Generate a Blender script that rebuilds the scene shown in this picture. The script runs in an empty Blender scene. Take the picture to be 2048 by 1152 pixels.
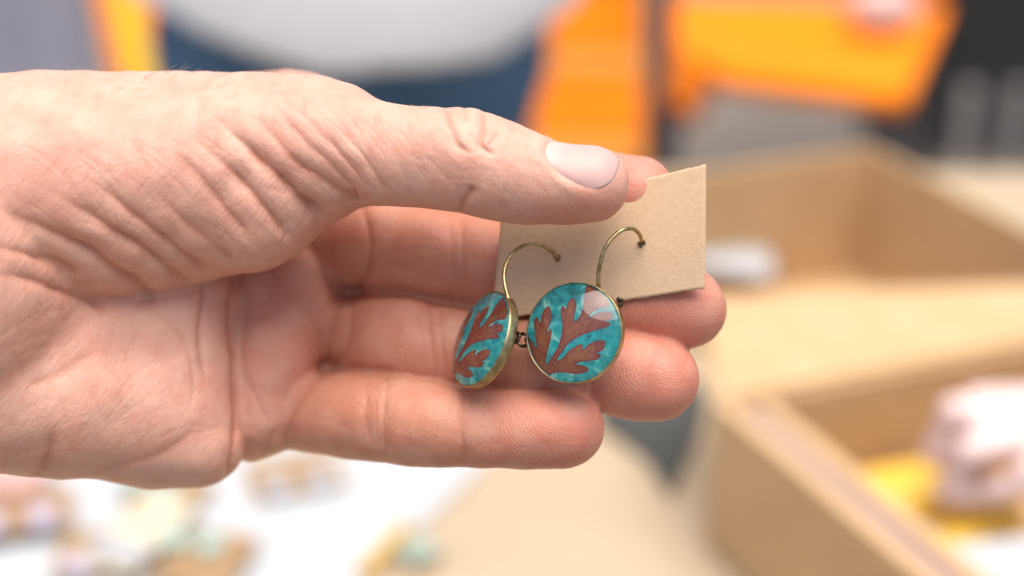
import bpy, bmesh, math, random
import numpy as np
from mathutils import Vector, Matrix
from mathutils.geometry import delaunay_2d_cdt

random.seed(7); RNG = np.random.default_rng(7)
scene = bpy.context.scene
COL = scene.collection
R = math.radians

# ------------------------------------------------------------------ camera
PITCH = R(27.0)
CAM = np.array([0.0, 0.0, 1.25])
FWD = np.array([0.0, math.cos(PITCH), -math.sin(PITCH)])
UP = np.array([0.0, math.sin(PITCH), math.cos(PITCH)])
RT = np.array([1.0, 0.0, 0.0])
DIST = 300.0                     # mm from lens to the card
FPX = 50.0 / 36.0 * 2048.0       # focal length in photo pixels
cd = bpy.data.cameras.new('camera'); cam = bpy.data.objects.new('camera', cd); COL.objects.link(cam)
cam.matrix_world = Matrix(((1, 0, 0, CAM[0]), (0, UP[1], -FWD[1], CAM[1]), (0, UP[2], -FWD[2], CAM[2]), (0, 0, 0, 1)))
cd.lens = 50.0; cd.sensor_width = 36.0; cd.clip_start = 0.01; cd.clip_end = 200.0
cd.dof.use_dof = True; cd.dof.focus_distance = 0.294; cd.dof.aperture_fstop = 4.7
scene.camera = cam

# ------------------------------------------------------------------ light
SUN_EL, SUN_AZ = R(83), R(140)   # azimuth clockwise from +Y
w = bpy.data.worlds.new("World"); scene.world = w; w.use_nodes = True
nt = w.node_tree; nt.nodes.clear()
sky = nt.nodes.new('ShaderNodeTexSky'); sky.sky_type = 'NISHITA'; sky.sun_disc = False
sky.sun_elevation = SUN_EL; sky.sun_rotation = SUN_AZ; sky.air_density = 1.0; sky.dust_density = 5.0; sky.ozone_density = 0.6
bg = nt.nodes.new('ShaderNodeBackground'); bg.inputs[1].default_value = 0.095
wo = nt.nodes.new('ShaderNodeOutputWorld')
nt.links.new(sky.outputs[0], bg.inputs[0]); nt.links.new(bg.outputs[0], wo.inputs[0])
sd = bpy.data.lights.new('sun', 'SUN'); sd.energy = 1.85; sd.angle = R(56); sd.color = (1.0, 0.97, 0.93)
sun = bpy.data.objects.new('sun', sd); COL.objects.link(sun)
to_sun = Vector((math.sin(SUN_AZ) * math.cos(SUN_EL), math.cos(SUN_AZ) * math.cos(SUN_EL), math.sin(SUN_EL)))
sun.rotation_euler = to_sun.to_track_quat('Z', 'Y').to_euler(); sun.location = (0, -1, 4)
vs = scene.view_settings
vs.view_transform = 'Standard'; vs.look = 'None'; vs.gamma = 1.0; vs.use_curve_mapping = False
vs.exposure = 0.95
scene.cycles.use_denoising = True
scene.cycles.max_bounces = 8

# ------------------------------------------------------------------ frames
def hp(px, py, z=0.0):
    """hand-frame point (mm; x right, y up, z towards the lens) seen at a photo position, at depth z"""
    k = (DIST - z) / FPX
    return np.array([(px - 1024) * k, (576 - py) * k, z])
def topx(P):
    k = FPX / (DIST - P[:, 2])
    return 1024 + P[:, 0] * k, 576 - P[:, 1] * k
ORG = CAM + FWD * DIST * 0.001
def hw(P):
    P = np.asarray(P, float)
    return ORG + 0.001 * (P[..., 0:1] * RT + P[..., 1:2] * UP - P[..., 2:3] * FWD)
def ray(px, py):
    d = FWD + RT * (px - 1024) / FPX + UP * (576 - py) / FPX
    return d / np.linalg.norm(d)
def on_z(px, py, z):
    d = ray(px, py); return CAM + d * (z - CAM[2]) / d[2]
def on_y(px, py, y):
    d = ray(px, py); return CAM + d * (y - CAM[1]) / d[1]

# ------------------------------------------------------------------ object helpers
def tag(o, label=None, cat=None, group=None, kind=None):
    for k, v in (('label', label), ('category', cat), ('group', group), ('kind', kind)):
        if v: o[k] = v
    return o
def empty(name, loc, rz=0.0):
    o = bpy.data.objects.new(name, None); COL.objects.link(o)
    o.location = loc; o.rotation_euler = (0, 0, rz); o.empty_display_size = 0.02
    return o
def link(name, me, mat=None, parent=None, world=True, smooth=True):
    o = bpy.data.objects.new(name, me); COL.objects.link(o)
    if mat is not None and not me.materials: me.materials.append(mat)
    if parent is not None:
        o.parent = parent
        if world:
            o.matrix_parent_inverse = Matrix.LocRotScale(parent.location, parent.rotation_euler, None).inverted()
    if smooth: me.shade_smooth()
    return o
def mesh_np(name, V, F):
    me = bpy.data.meshes.new(name)
    V = np.ascontiguousarray(V, np.float32); F = np.asarray(F, np.int32)
    n = F.shape[1]
    me.vertices.add(len(V)); me.vertices.foreach_set('co', V.ravel())
    me.loops.add(F.size); me.loops.foreach_set('vertex_index', F.ravel())
    me.polygons.add(len(F)); me.polygons.foreach_set('loop_start', np.arange(0, F.size, n, dtype=np.int32))
    me.update(calc_edges=True); me.validate()
    return me
def bm_mesh(name, bm):
    me = bpy.data.meshes.new(name); bm.normal_update(); bm.to_mesh(me); bm.free(); return me
def box_bm(lo, hi, bevel=0.0, seg=2, rot=None, bm=None):
    own = bm is None
    b = bmesh.new()
    bmesh.ops.create_cube(b, size=1.0)
    lo = Vector(lo); hi = Vector(hi)
    for v in b.verts:
        v.co = Vector([(lo[i] + hi[i]) / 2 + v.co[i] * (hi[i] - lo[i]) for i in range(3)])
    if bevel: bmesh.ops.bevel(b, geom=b.edges[:], offset=bevel, segments=seg, profile=0.5, affect='EDGES')
    if rot is not None: b.transform(rot)
    return b
def slab(pts, thick, normal=None, bevel=0.0):
    """a sheet of real thickness over a loop of points, extruded against its normal"""
    b = bmesh.new(); P = [Vector(p) for p in pts]
    n = Vector(normal) if normal is not None else (P[1] - P[0]).cross(P[2] - P[1]).normalized()
    top = [b.verts.new(p) for p in P]; bot = [b.verts.new(p - n * thick) for p in P]
    b.faces.new(top); b.faces.new(bot[::-1]); m = len(P)
    for i in range(m): b.faces.new((top[i], bot[i], bot[(i + 1) % m], top[(i + 1) % m]))
    bmesh.ops.recalc_face_normals(b, faces=b.faces[:])
    if bevel: bmesh.ops.bevel(b, geom=b.edges[:], offset=bevel, segments=2, profile=0.5, affect='EDGES')
    return b
def catmull(P, n):
    P = np.asarray(P, float); Q = np.vstack([2 * P[0] - P[1], P, 2 * P[-1] - P[-2]]); out = []
    for i in range(1, len(Q) - 2):
        p0, p1, p2, p3 = Q[i - 1], Q[i], Q[i + 1], Q[i + 2]
        for t in np.arange(n) / n:
            out.append(0.5 * (2 * p1 + (p2 - p0) * t + (2 * p0 - 5 * p1 + 4 * p2 - p3) * t * t + (3 * p1 - p0 - 3 * p2 + p3) * t ** 3))
    out.append(P[-1]); return np.array(out)
def tube_mesh(name, P, rad, n=12):
    P = np.asarray(P, float); m = len(P); rad = np.broadcast_to(np.asarray(rad, float), (m,))
    T = np.gradient(P, axis=0); T /= np.linalg.norm(T, axis=1)[:, None] + 1e-12
    a = np.array([0, 0, 1.0]) if abs(T[0][2]) < 0.9 else np.array([1.0, 0, 0])
    N = np.cross(T[0], a); N /= np.linalg.norm(N); V = []
    for i in range(m):
        N = N - T[i] * np.dot(N, T[i]); N /= np.linalg.norm(N) + 1e-12; B = np.cross(T[i], N)
        for j in range(n):
            t = 2 * math.pi * j / n; V.append(P[i] + rad[i] * (N * math.cos(t) + B * math.sin(t)))
    F = [[i * n + j, i * n + (j + 1) % n, (i + 1) * n + (j + 1) % n, (i + 1) * n + j] for i in range(m - 1) for j in range(n)]
    c0 = len(V); V.append(P[0]); V.append(P[-1])
    me = bpy.data.meshes.new(name)
    F += [[c0, (j + 1) % n, j] for j in range(n)] + [[c0 + 1, (m - 1) * n + j, (m - 1) * n + (j + 1) % n] for j in range(n)]
    me.from_pydata([tuple(v) for v in V], [], F); me.update(); return me
def lathe_bm(prof, n=96):
    b = bmesh.new(); rings = []
    for r, z in prof:
        if r < 1e-9: rings.append([b.verts.new((0, 0, z))])
        else: rings.append([b.verts.new((r * math.cos(2 * math.pi * j / n), r * math.sin(2 * math.pi * j / n), z)) for j in range(n)])
    for A, B in zip(rings, rings[1:]):
        for j in range(n):
            k = (j + 1) % n
            if len(A) == 1 and len(B) > 1: b.faces.new((A[0], B[j], B[k]))
            elif len(B) == 1 and len(A) > 1: b.faces.new((A[j], B[0], A[k]))
            elif len(A) > 1: b.faces.new((A[j], B[j], B[k], A[k]))
    bmesh.ops.recalc_face_normals(b, faces=b.faces[:]); return b

# ------------------------------------------------------------------ materials
class NT:
    def __init__(s, name):
        s.m = bpy.data.materials.new(name); s.m.use_nodes = True; s.t = s.m.node_tree
        s.b = s.t.nodes['Principled BSDF']
    def n(s, typ, **kw):
        x = s.t.nodes.new('ShaderNode' + typ)
        for k, v in kw.items():
            if k in x.inputs: x.inputs[k].default_value = v
            else: setattr(x, k, v)
        return x
    def l(s, a, b): s.t.links.new(a, b)
    def set(s, **kw):
        for k, v in kw.items():
            s.b.inputs[k.replace('_', ' ')].default_value = v
    def coords(s, scale=(1, 1, 1)):
        tc = s.n('TexCoord'); mp = s.n('Mapping'); mp.inputs['Scale'].default_value = scale
        s.l(tc.outputs['Object'], mp.inputs['Vector']); return mp.outputs['Vector']
    def noise(s, scale, detail=4.0, rough=0.55, vec=None, dist=0.0):
        x = s.n('TexNoise'); x.inputs['Scale'].default_value = scale; x.inputs['Detail'].default_value = detail
        x.inputs['Roughness'].default_value = rough; x.inputs['Distortion'].default_value = dist
        s.l(vec if vec is not None else s.coords(), x.inputs['Vector']); return x.outputs['Fac']
    def ramp(s, fac, stops):
        r = s.n('ValToRGB'); e = r.color_ramp.elements
        while len(e) < len(stops): e.new(0.5)
        for el, (p, c) in zip(e, stops): el.position = p; el.color = (*c, 1.0) if len(c) == 3 else c
        s.l(fac, r.inputs['Fac']); return r.outputs['Color']
    def math(s, op, a, b=None):
        x = s.n('Math', operation=op)
        for i, v in enumerate((a, b)):
            if v is None: continue
            if isinstance(v, (int, float)): x.inputs[i].default_value = v
            else: s.l(v, x.inputs[i])
        return x.outputs[0]
    def mix(s, fac, a, b, blend='MIX'):
        x = s.n('Mix', data_type='RGBA', blend_type=blend)
        for i, v in ((0, fac), (6, a), (7, b)):
            if isinstance(v, (int, float)): x.inputs[i].default_value = v
            elif isinstance(v, tuple): x.inputs[i].default_value = (*v, 1.0)
            else: s.l(v, x.inputs[i])
        return x.outputs[2]
    def bump(s, h, dist, strength=1.0, prev=None):
        x = s.n('Bump'); x.inputs['Distance'].default_value = dist; x.inputs['Strength'].default_value = strength
        s.l(h, x.inputs['Height'])
        if prev is not None: s.l(prev, x.inputs['Normal'])
        return x.outputs['Normal']
    def attr(s, name):
        return s.n('Attribute', attribute_name=name)
def plain(name, c1, c2, scale=40.0, rough=0.6, bump=0.0, metallic=0.0, **kw):
    m = NT(name); f = m.noise(scale, 5.0)
    m.l(m.ramp(f, [(0.3, c1), (0.7, c2)]), m.b.inputs['Base Color'])
    m.set(Roughness=rough, Metallic=metallic, **kw)
    if bump: m.l(m.bump(m.noise(scale * 4, 6.0), bump), m.b.inputs['Normal'])
    return m.m

def skin_material(name, hand=True):
    m = NT(name)
    if hand:
        col = m.attr('tone').outputs['Color']
    else:
        col = m.mix(m.noise(60.0, 3.0), (0.80, 0.63, 0.59), (0.78, 0.60, 0.56))
    f1 = m.noise(140.0, 5.0, 0.6); f2 = m.noise(1100.0, 3.0, 0.6)
    col = m.mix(m.math('MULTIPLY', m.math('SUBTRACT', f1, 0.36), 0.9), col, m.mix(1.0, col, (0.93, 0.66, 0.60), 'MULTIPLY'))
    col = m.mix(m.math('MULTIPLY', f2, 0.22), col, m.mix(1.0, col, (1.12, 1.12, 1.08), 'MULTIPLY'))
    m.l(col, m.b.inputs['Base Color'])
    m.l(m.math('ADD', m.math('MULTIPLY', f1, 0.22), 0.36), m.b.inputs['Roughness'])
    m.set(Subsurface_Weight=0.4, Subsurface_Radius=(1.0, 0.32, 0.16), Subsurface_Scale=0.0012, Specular_IOR_Level=0.42)
    h = m.noise(2400.0, 4.0, 0.7)
    nrm = m.bump(h, 0.00009, 0.8)
    if hand:
        uv = m.attr('skin_uv').outputs['Vector']
        mp = m.n('Mapping'); mp.inputs['Scale'].default_value = (1.3, 0.16, 1.0); m.l(uv, mp.inputs['Vector'])
        a = m.noise(1.0, 5.0, 0.62, mp.outputs['Vector'], 0.6)
        nrm = m.bump(a, 0.00050, 0.38, nrm)
        rs = m.n('SeparateXYZ'); m.l(m.attr('ridge').outputs['Vector'], rs.inputs[0])
        wv = m.math('MULTIPLY', m.math('SINE', m.math('MULTIPLY', rs.outputs[0], 2 * math.pi / 0.52)), rs.outputs[1])
        nrm = m.bump(wv, 0.00006, 0.26, nrm)
        vo = m.n('TexVoronoi', feature='DISTANCE_TO_EDGE'); vo.inputs['Scale'].default_value = 1150.0; vo.inputs['Randomness'].default_value = 0.9
        m.l(m.coords((1.0, 0.8, 0.55)), vo.inputs['Vector'])
        nrm = m.bump(m.ramp(vo.outputs['Distance'], [(0.0, (0, 0, 0)), (0.22, (1, 1, 1))]), 0.00010, 0.35, nrm)
    m.l(nrm, m.b.inputs['Normal'])
    return m.m

# ------------------------------------------------------------------ implicit surfaces
def smin(a, b, k):
    if k <= 0: return np.minimum(a, b)
    h = np.clip(0.5 + 0.5 * (b - a) / k, 0, 1)
    return b + (a - b) * h - k * h * (1 - h)
def cap(P, a, b, ra, rb):
    ab = b - a; h = np.clip((P - a) @ ab / max(ab @ ab, 1e-12), 0, 1)
    return np.linalg.norm(P - a - h[:, None] * ab, axis=1) - (ra + h * (rb - ra))
def chain(P, pts, sq=None):
    """pts rows x,y,z,r ; returns distance, arc length and closest axis offset; far points get a lower bound"""
    lo = (pts[:, :3] - pts[:, 3:]).min(0); hi = (pts[:, :3] + pts[:, 3:]).max(0)
    bd = np.linalg.norm(np.maximum(np.maximum(lo - P, P - hi), 0), axis=1); nr = bd < 7.0
    if nr.all(): return chain_all(P, pts)
    d = bd + 3.0; s = np.zeros(len(P)); off = np.zeros((len(P), 3))
    if nr.any():
        a, b, c = chain_all(P[nr], pts); d[nr] = a; s[nr] = b; off[nr] = c
    return d, s, off
def chain_all(P, pts):
    d = np.full(len(P), 1e9); s = np.zeros(len(P)); acc = 0.0; off = np.zeros((len(P), 3))
    for A, B in zip(pts, pts[1:]):
        a, b = A[:3], B[:3]; ab = b - a; L = np.linalg.norm(ab)
        h = np.clip((P - a) @ ab / (L * L), 0, 1); q = P - a - h[:, None] * ab
        dd = np.linalg.norm(q, axis=1) - (A[3] + h * (B[3] - A[3])); m = dd < d
        d = np.where(m, dd, d); s = np.where(m, acc + h * L, s); off[m] = q[m]; acc += L
    return d, s, off
def surface_nets(fn, lo, hi, h):
    lo = np.asarray(lo, float); n = np.ceil((np.asarray(hi, float) - lo) / h).astype(int) + 1
    ax = [lo[i] + h * np.arange(n[i]) for i in range(3)]
    G = np.empty(tuple(n)); step = max(1, int(300000 / (n[1] * n[2])))
    for i in range(0, n[0], step):
        X, Y, Z = np.meshgrid(ax[0][i:i + step], ax[1], ax[2], indexing='ij')
        G[i:i + step] = fn(np.stack([X.ravel(), Y.ravel(), Z.ravel()], 1)).reshape(X.shape)
    S = G < 0
    cnt = sum(S[i:n[0] - 1 + i, j:n[1] - 1 + j, k:n[2] - 1 + k].astype(np.int8) for i in (0, 1) for j in (0, 1) for k in (0, 1))
    act = (cnt > 0) & (cnt < 8); C = np.argwhere(act); idx = -np.ones(act.shape, np.int64); idx[act] = np.arange(len(C))
    acc = np.zeros((len(C), 3)); num = np.zeros(len(C))
    corners = [(i, j, k) for i in (0, 1) for j in (0, 1) for k in (0, 1)]
    for a in corners:
        for axis in range(3):
            if a[axis]: continue
            b = list(a); b[axis] = 1
            va = G[C[:, 0] + a[0], C[:, 1] + a[1], C[:, 2] + a[2]]; vb = G[C[:, 0] + b[0], C[:, 1] + b[1], C[:, 2] + b[2]]
            m = (va < 0) != (vb < 0); t = np.where(m, va / np.where(m, va - vb, 1), 0)
            p = np.tile(np.array(a, float), (len(C), 1)); p[:, axis] += t
            acc += p * m[:, None]; num += m
    V = lo + h * (C + acc / num[:, None]); F = []
    for axis in range(3):
        u, v = (axis + 1) % 3, (axis + 2) % 3
        s0 = [slice(None)] * 3; s1 = [slice(None)] * 3; s0[axis] = slice(0, -1); s1[axis] = slice(1, None)
        A, B = S[tuple(s0)], S[tuple(s1)]; E = np.argwhere(A != B)
        E = E[(E[:, u] > 0) & (E[:, v] > 0) & (E[:, u] < n[u] - 1) & (E[:, v] < n[v] - 1)]
        q = []
        for du, dv in ((-1, -1), (0, -1), (0, 0), (-1, 0)):
            e = E.copy(); e[:, u] += du; e[:, v] += dv; q.append(idx[e[:, 0], e[:, 1], e[:, 2]])
        q = np.stack(q, 1); flip = ~A[E[:, 0], E[:, 1], E[:, 2]]; q[flip] = q[flip][:, ::-1]; F.append(q)
    F = np.vstack(F); return V, F[(F >= 0).all(1)]
def subdivide(V, F):
    n = len(V); e = np.stack([F, np.roll(F, -1, 1)], 2).reshape(-1, 2); es = np.sort(e, 1)
    key = es[:, 0] * n + es[:, 1]; uq, inv = np.unique(key, return_inverse=True)
    em = 0.5 * (V[uq // n] + V[uq % n]); fc = V[F].mean(1)
    E = inv.reshape(-1, 4) + n; c = np.arange(len(F)) + n + len(em); out = []
    for i in range(4): out.append(np.stack([F[:, i], E[:, i], c, E[:, i - 1]], 1))
    return np.vstack([V, em, fc]), np.vstack(out)
def grad(fn, P, e):
    k = np.array([[1, -1, -1], [-1, -1, 1], [-1, 1, -1], [1, 1, 1.0]]) 
    return sum(fn(P + e * t)[:, None] * t for t in k) / (4 * e)
def project(fn, V, e, it=2):
    for _ in range(it):
        g = grad(fn, V, e); V = V - (fn(V) / np.maximum((g * g).sum(1), 0.15))[:, None] * g
    return V
def laplace(V, F, it, lam=0.5):
    i = np.concatenate([F[:, k] for k in range(4)] * 2); j = np.concatenate([F[:, (k + 1) % 4] for k in range(4)] + [F[:, k - 1] for k in range(4)])
    c = np.bincount(i, minlength=len(V)).astype(float)
    for _ in range(it):
        S = np.stack([np.bincount(i, V[j, a], minlength=len(V)) for a in range(3)], 1) / np.maximum(c, 1)[:, None]
        V = V + lam * (S - V)
    return V
def vnormals(V, F):
    fn_ = np.cross(V[F[:, 2]] - V[F[:, 0]], V[F[:, 3]] - V[F[:, 1]]); N = np.zeros_like(V)
    for k in range(4):
        for a in range(3): N[:, a] += np.bincount(F[:, k], fn_[:, a], minlength=len(V))
    return N / (np.linalg.norm(N, axis=1)[:, None] + 1e-12)
def sdf_mesh(name, fn, lo, hi, h, sub=1, smooth=1):
    V, F = surface_nets(fn, lo, hi, h)
    V = laplace(V, F, smooth)
    for i in range(sub):
        V, F = subdivide(V, F)
        if i == 0: V = project(fn, V, h * 0.1, 2)
        else: V = laplace(V, F, 1, 0.5)
    return V, F

# ================================================================== THE HAND
def chn(rows, n=4):
    out = []
    for px, py, z, r in rows:
        out.append([*hp(px, py, z), r * (DIST - z) / FPX])
    return catmull(out, n)
THUMB = chn([(1180, 368, 9, 78), (1135, 368, 9, 81), (1085, 363, 9, 85), (1035, 352, 9, 94), (985, 337, 9, 101), (930, 321, 8, 105),
             (880, 317, 7, 103), (820, 313, 6, 102), (760, 309, 4, 105), (700, 298, 1, 114), (640, 288, -2, 126)], 3)
THENAR = chn([(655, 300, -2, 118), (560, 318, -5, 168), (450, 345, -8, 199), (330, 362, -9, 217), (230, 374, -9, 230), (80, 374, -6, 229), (-120, 400, 0, 230)], 3)
MIDDLE = chn([(640, 475, -44, 90), (735, 488, -35, 98), (830, 505, -28, 97), (930, 523, -22, 95), (1080, 556, -16, 90), (1200, 580, -12.5, 86), (1300, 600, -10, 84), (1372, 617, -8, 81)], 3)
RING = chn([(620, 655, -50, 80), (700, 672, -37, 85), (740, 675, -31, 89), (820, 685, -21, 91), (900, 700, -16, 88), (1000, 712, -12, 86), (1080, 720, -9, 85), (1180, 735, -7, 85), (1250, 750, -6, 87), (1314, 759, -5, 84)], 3)
PINKY = chn([(560, 810, -38, 80), (640, 823, -27, 83), (720, 833, -17, 88), (800, 842, -9, 89), (880, 852, -5, 83), (950, 857, -3, 79), (1040, 858, -1, 79), (1128, 858, 0, 80)], 3)
INDEX = chn([(520, 250, -46, 105), (605, 240, -44, 95), (700, 284, -42, 95), (770, 312, -40, 92), (930, 345, -32, 86), (1100, 370, -20, 82), (1200, 382, -13, 80), (1272, 389, -10, 79)], 3)
def C2(a, b):
    A, B = chn([a, b], 1); return A, B
PALM = [C2((340, 640, -24, 142), (400, 885, -17, 88)), C2((328, 640, -24, 150), (318, 818, -20, 152)), C2((308, 818, -20, 152), (120, 800, -8, 150)), C2((120, 800, -8, 150), (-150, 760, 4, 185)),
        C2((318, 640, -24, 150), (60, 690, -12, 190))]
MOUND = [C2((512, 600, -33, 78), (535, 650, -31, 90)), C2((545, 700, -29, 102), (520, 815, -29, 96)), C2((520, 815, -29, 94), (498, 842, -31, 82)), C2((645, 732, -42, 50), (600, 700, -38, 78)), C2((590, 585, -36, 98), (592, 640, -34, 100)), C2((640, 480, -46, 90), (600, 560, -44, 90))]
CORE = [C2((200, 480, -40, 300), (520, 400, -60, 200)), C2((200, 480, -40, 300), (-300, 560, 0, 330)), C2((520, 400, -60, 190), (500, 680, -55, 150))]
ARM = [C2((-200, 560, 0, 350), (-520, 580, 26, 300)), C2((-520, 580, 26, 300), (-1100, 640, 90, 330))]
BALL = C2((497, 416, -3, 128), (506, 408, -3, 130))

def parts_sdf(P):
    th, s_t, o_t = chain(P, THUMB)
    tn, _, _ = chain(P, THENAR)
    tn = smin(tn, cap(P, BALL[0][:3], BALL[1][:3], BALL[0][3], BALL[1][3]), 3.0)
    thumb = smin(th, tn, 5.0)
    pm = None
    for A, B in PALM:
        d = cap(P, A[:3], B[:3], A[3], B[3]); pm = d if pm is None else smin(pm, d, 3.5)
    mo = None
    for A, B in MOUND:
        d = cap(P, A[:3], B[:3], A[3], B[3]); mo = d if mo is None else smin(mo, d, 1.6)
    co = None
    for A, B in CORE + ARM:
        d = cap(P, A[:3], B[:3], A[3], B[3]); co = d if co is None else smin(co, d, 8.0)
    palm = smin(smin(pm, mo, 1.2), co, 2.0)
    f = [chain(P, c) for c in (INDEX, MIDDLE, RING, PINKY)]
    return thumb, palm, th, tn, f, s_t, o_t
def hand_sdf(P):
    thumb, palm, _, _, f, _, _ = parts_sdf(P)
    d = palm
    for i, (k, q) in enumerate(zip((4.0, 2.2, 1.6, 1.4), f)): d = smin(d, q[0], k)
    return smin(d, thumb, 0.9)

# creases: name of part, depth mm, width px, photo points
THN, PLM, THB, IDX, MID, RNG_, PNK = 1, 2, 0, 3, 4, 5, 6
CREASES = [
 ((THN, THB), 0.9, 13, [(474, 196), (531, 254), (596, 326), (649, 364), (690, 392), (705, 404)]),
 ((THN, THB), 2.2, 14, [(412, 219), (474, 273), (535, 334), (596, 395), (638, 432)]),
 ((THN,), 1.2, 14, [(370, 250), (428, 311), (477, 357), (535, 422), (572, 468)]),
 ((THN,), 0.8, 14, [(328, 280), (382, 334), (439, 403), (490, 462)]),
 ((THN,), 0.7, 14, [(300, 370), (363, 437), (420, 487), (462, 520)]),
 ((THN,), 1.1, 15, [(141, 341), (214, 383), (275, 437), (344, 494), (405, 540)]),
 ((THN, PLM), 1.6, 15, [(70, 362), (153, 414), (214, 456), (275, 494), (328, 536), (368, 566)]),
 ((THN, PLM), 1.9, 16, [(-30, 405), (0, 418), (57, 445), (126, 479), (191, 517), (248, 560), (305, 596)]),
 ((THN, PLM), 1.0, 13, [(-40, 484), (0, 494), (57, 506), (107, 525), (150, 548)]),
 ((THN, PLM), 1.3, 13, [(-40, 542), (0, 548), (56, 556), (130, 582), (204, 610)]),
 ((THB, THN), 0.5, 9, [(520, 190), (590, 262), (660, 330), (705, 376)]),
 ((THB, THN), 0.45, 8, [(560, 190), (640, 262), (700, 330), (728, 372)]),
 ((THB, THN), 0.35, 7, [(640, 225), (700, 280), (745, 340), (770, 380)]),
 ((THB,), 1.2, 9, [(712, 412), (708, 398), (700, 384)]),
 ((THB,), 0.8, 10, [(921, 426), (926, 405), (940, 385), (944, 372)]),
 ((THB,), 0.75, 6, [(889, 208), (893, 232), (903, 262), (915, 290), (938, 305)]),
 ((THB,), 0.5, 5, [(928, 208), (931, 235), (930, 245)]),
 ((THB,), 0.95, 6, [(967, 222), (967, 255), (962, 285), (975, 300), (986, 308)]),
 ((THB,), 0.4, 5, [(1000, 262), (985, 280), (975, 290)]),
 ((THB,), 0.4, 5, [(935, 262), (950, 282), (966, 296)]),
 ((PLM,), 1.1, 9, [(472, 540), (464, 608), (467, 695), (473, 782), (474, 847), (465, 917), (450, 985)]),
 ((PLM,), 0.8, 9, [(408, 556), (404, 621), (400, 687), (410, 760)]),
 ((PLM,), 0.35, 8, [(340, 640), (375, 700), (388, 770), (380, 820)]),
 ((PLM,), 0.9, 18, [(225, 690), (170, 715), (120, 745), (70, 765)]),
 ((PLM,), 1.2, 22, [(115, 840), (106, 880), (92, 925), (70, 960)]),
 ((PLM,), 0.5, 16, [(385, 860), (330, 905), (250, 930), (180, 945)]),
 ((PLM,), 0.35, 6, [(480, 740), (510, 790), (540, 850)]),
 ((PLM,), 0.5, 8, [(552, 860), (530, 900), (520, 925)]),
 ((MID, PLM), 0.8, 10, [(724, 410), (734, 460), (736, 505), (727, 560), (715, 600)]),
 ((MID,), 0.30, 7, [(895, 410), (900, 470), (905, 560), (900, 620)]),
 ((MID,), 0.30, 6, [(915, 410), (922, 470), (926, 560), (920, 620)]),
 ((RNG_, PLM, PNK), 0.55, 9, [(690, 535), (716, 566), (704, 600), (696, 650), (690, 690), (672, 725), (648, 744)]),
 ((RNG_,), 0.45, 8, [(862, 590), (858, 640), (862, 700), (872, 780)]),
 ((RNG_,), 0.35, 7, [(882, 600), (880, 650), (884, 710), (892, 780)]),
 ((PNK,), 0.35, 7, [(737, 738), (732, 790), (730, 850), (738, 920)]),
 ((PNK,), 0.45, 8, [(776, 742), (768, 800), (766, 860), (772, 930)]),
 ((PNK,), 0.22, 6, [(755, 742), (750, 800), (748, 860), (754, 930)]),
 ((PNK,), 0.50, 9, [(925, 774), (921, 820), (923, 870), (930, 940)]),
 ((PNK, PLM, RNG_), 0.65, 9, [(590, 600), (635, 650), (652, 708), (642, 745), (622, 765), (604, 800), (580, 840), (568, 905)]),
 ((RNG_,), 0.4, 9, [(1188, 640), (1184, 700), (1182, 760), (1186, 830)]),
]
rc = np.random.default_rng(21)
def fine(part_ids, box, ang, n, L0, L1, dep, wid, bend=0.15):
    for _ in range(n):
        x, y = rc.uniform(box[0], box[2]), rc.uniform(box[1], box[3]); a = math.radians(ang + rc.normal(0, 9)); L = rc.uniform(L0, L1); pts = []
        for t in np.linspace(-.5, .5, 4):
            aa = a + bend * t * 2; pts.append((x + L * t * math.cos(aa), y + L * t * math.sin(aa)))
        CREASES.append((part_ids, 0.42 * dep * rc.uniform(.5, 1.3), wid * rc.uniform(.8, 1.3), pts))
fine((THB, THN), (560, 190, 900, 390), 52, 46, 40, 130, 0.20, 4.0)
fine((THB,), (860, 250, 1080, 400), 30, 26, 30, 90, 0.16, 3.6)
fine((THB,), (930, 300, 1100, 360), 8, 10, 40, 90, 0.18, 3.6)
fine((THN,), (60, 300, 620, 540), 42, 44, 60, 200, 0.24, 5.0)
fine((PLM,), (0, 560, 470, 930), 70, 30, 40, 150, 0.20, 4.6)
fine((PLM,), (0, 620, 470, 930), -25, 24, 50, 170, 0.20, 4.6)
fine((PLM,), (480, 500, 680, 880), 68, 22, 40, 130, 0.22, 4.4)
fine((PLM,), (480, 480, 680, 880), 20, 12, 30, 90, 0.18, 4.4)
fine((PNK,), (600, 750, 1080, 925), 4, 26, 25, 80, 0.14, 3.6)
for px_, n_ in ((755, 9), (927, 6)): fine((PNK,), (px_ - 26, 770, px_ + 26, 900), 92, n_, 50, 130, 0.26, 4.0)
fine((RNG_,), (870 - 34, 630, 870 + 30, 740), 92, 9, 50, 120, 0.26, 4.0)
fine((RNG_,), (700, 610, 900, 760), 5, 12, 25, 80, 0.13, 3.6)
fine((MID,), (908 - 26, 440, 908 + 26, 580), 92, 8, 50, 130, 0.24, 4.0)
fine((MID,), (740, 430, 980, 590), 8, 12, 25, 80, 0.12, 3.6)
def poly_dist(X, Y, pts):
    C = catmull(np.array(pts, float), 5); best = np.full(len(X), 1e9); t = np.zeros(len(X)); acc = 0.0
    L = np.linalg.norm(np.diff(C, axis=0), axis=1); tot = L.sum()
    for a, b, l in zip(C, C[1:], L):
        ab = b - a; h = np.clip(((X - a[0]) * ab[0] + (Y - a[1]) * ab[1]) / (l * l + 1e-9), 0, 1)
        d = np.hypot(X - a[0] - h * ab[0], Y - a[1] - h * ab[1]); m = d < best
        best = np.where(m, d, best); t = np.where(m, (acc + h * l) / tot, t); acc += l
    return best, t

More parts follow.
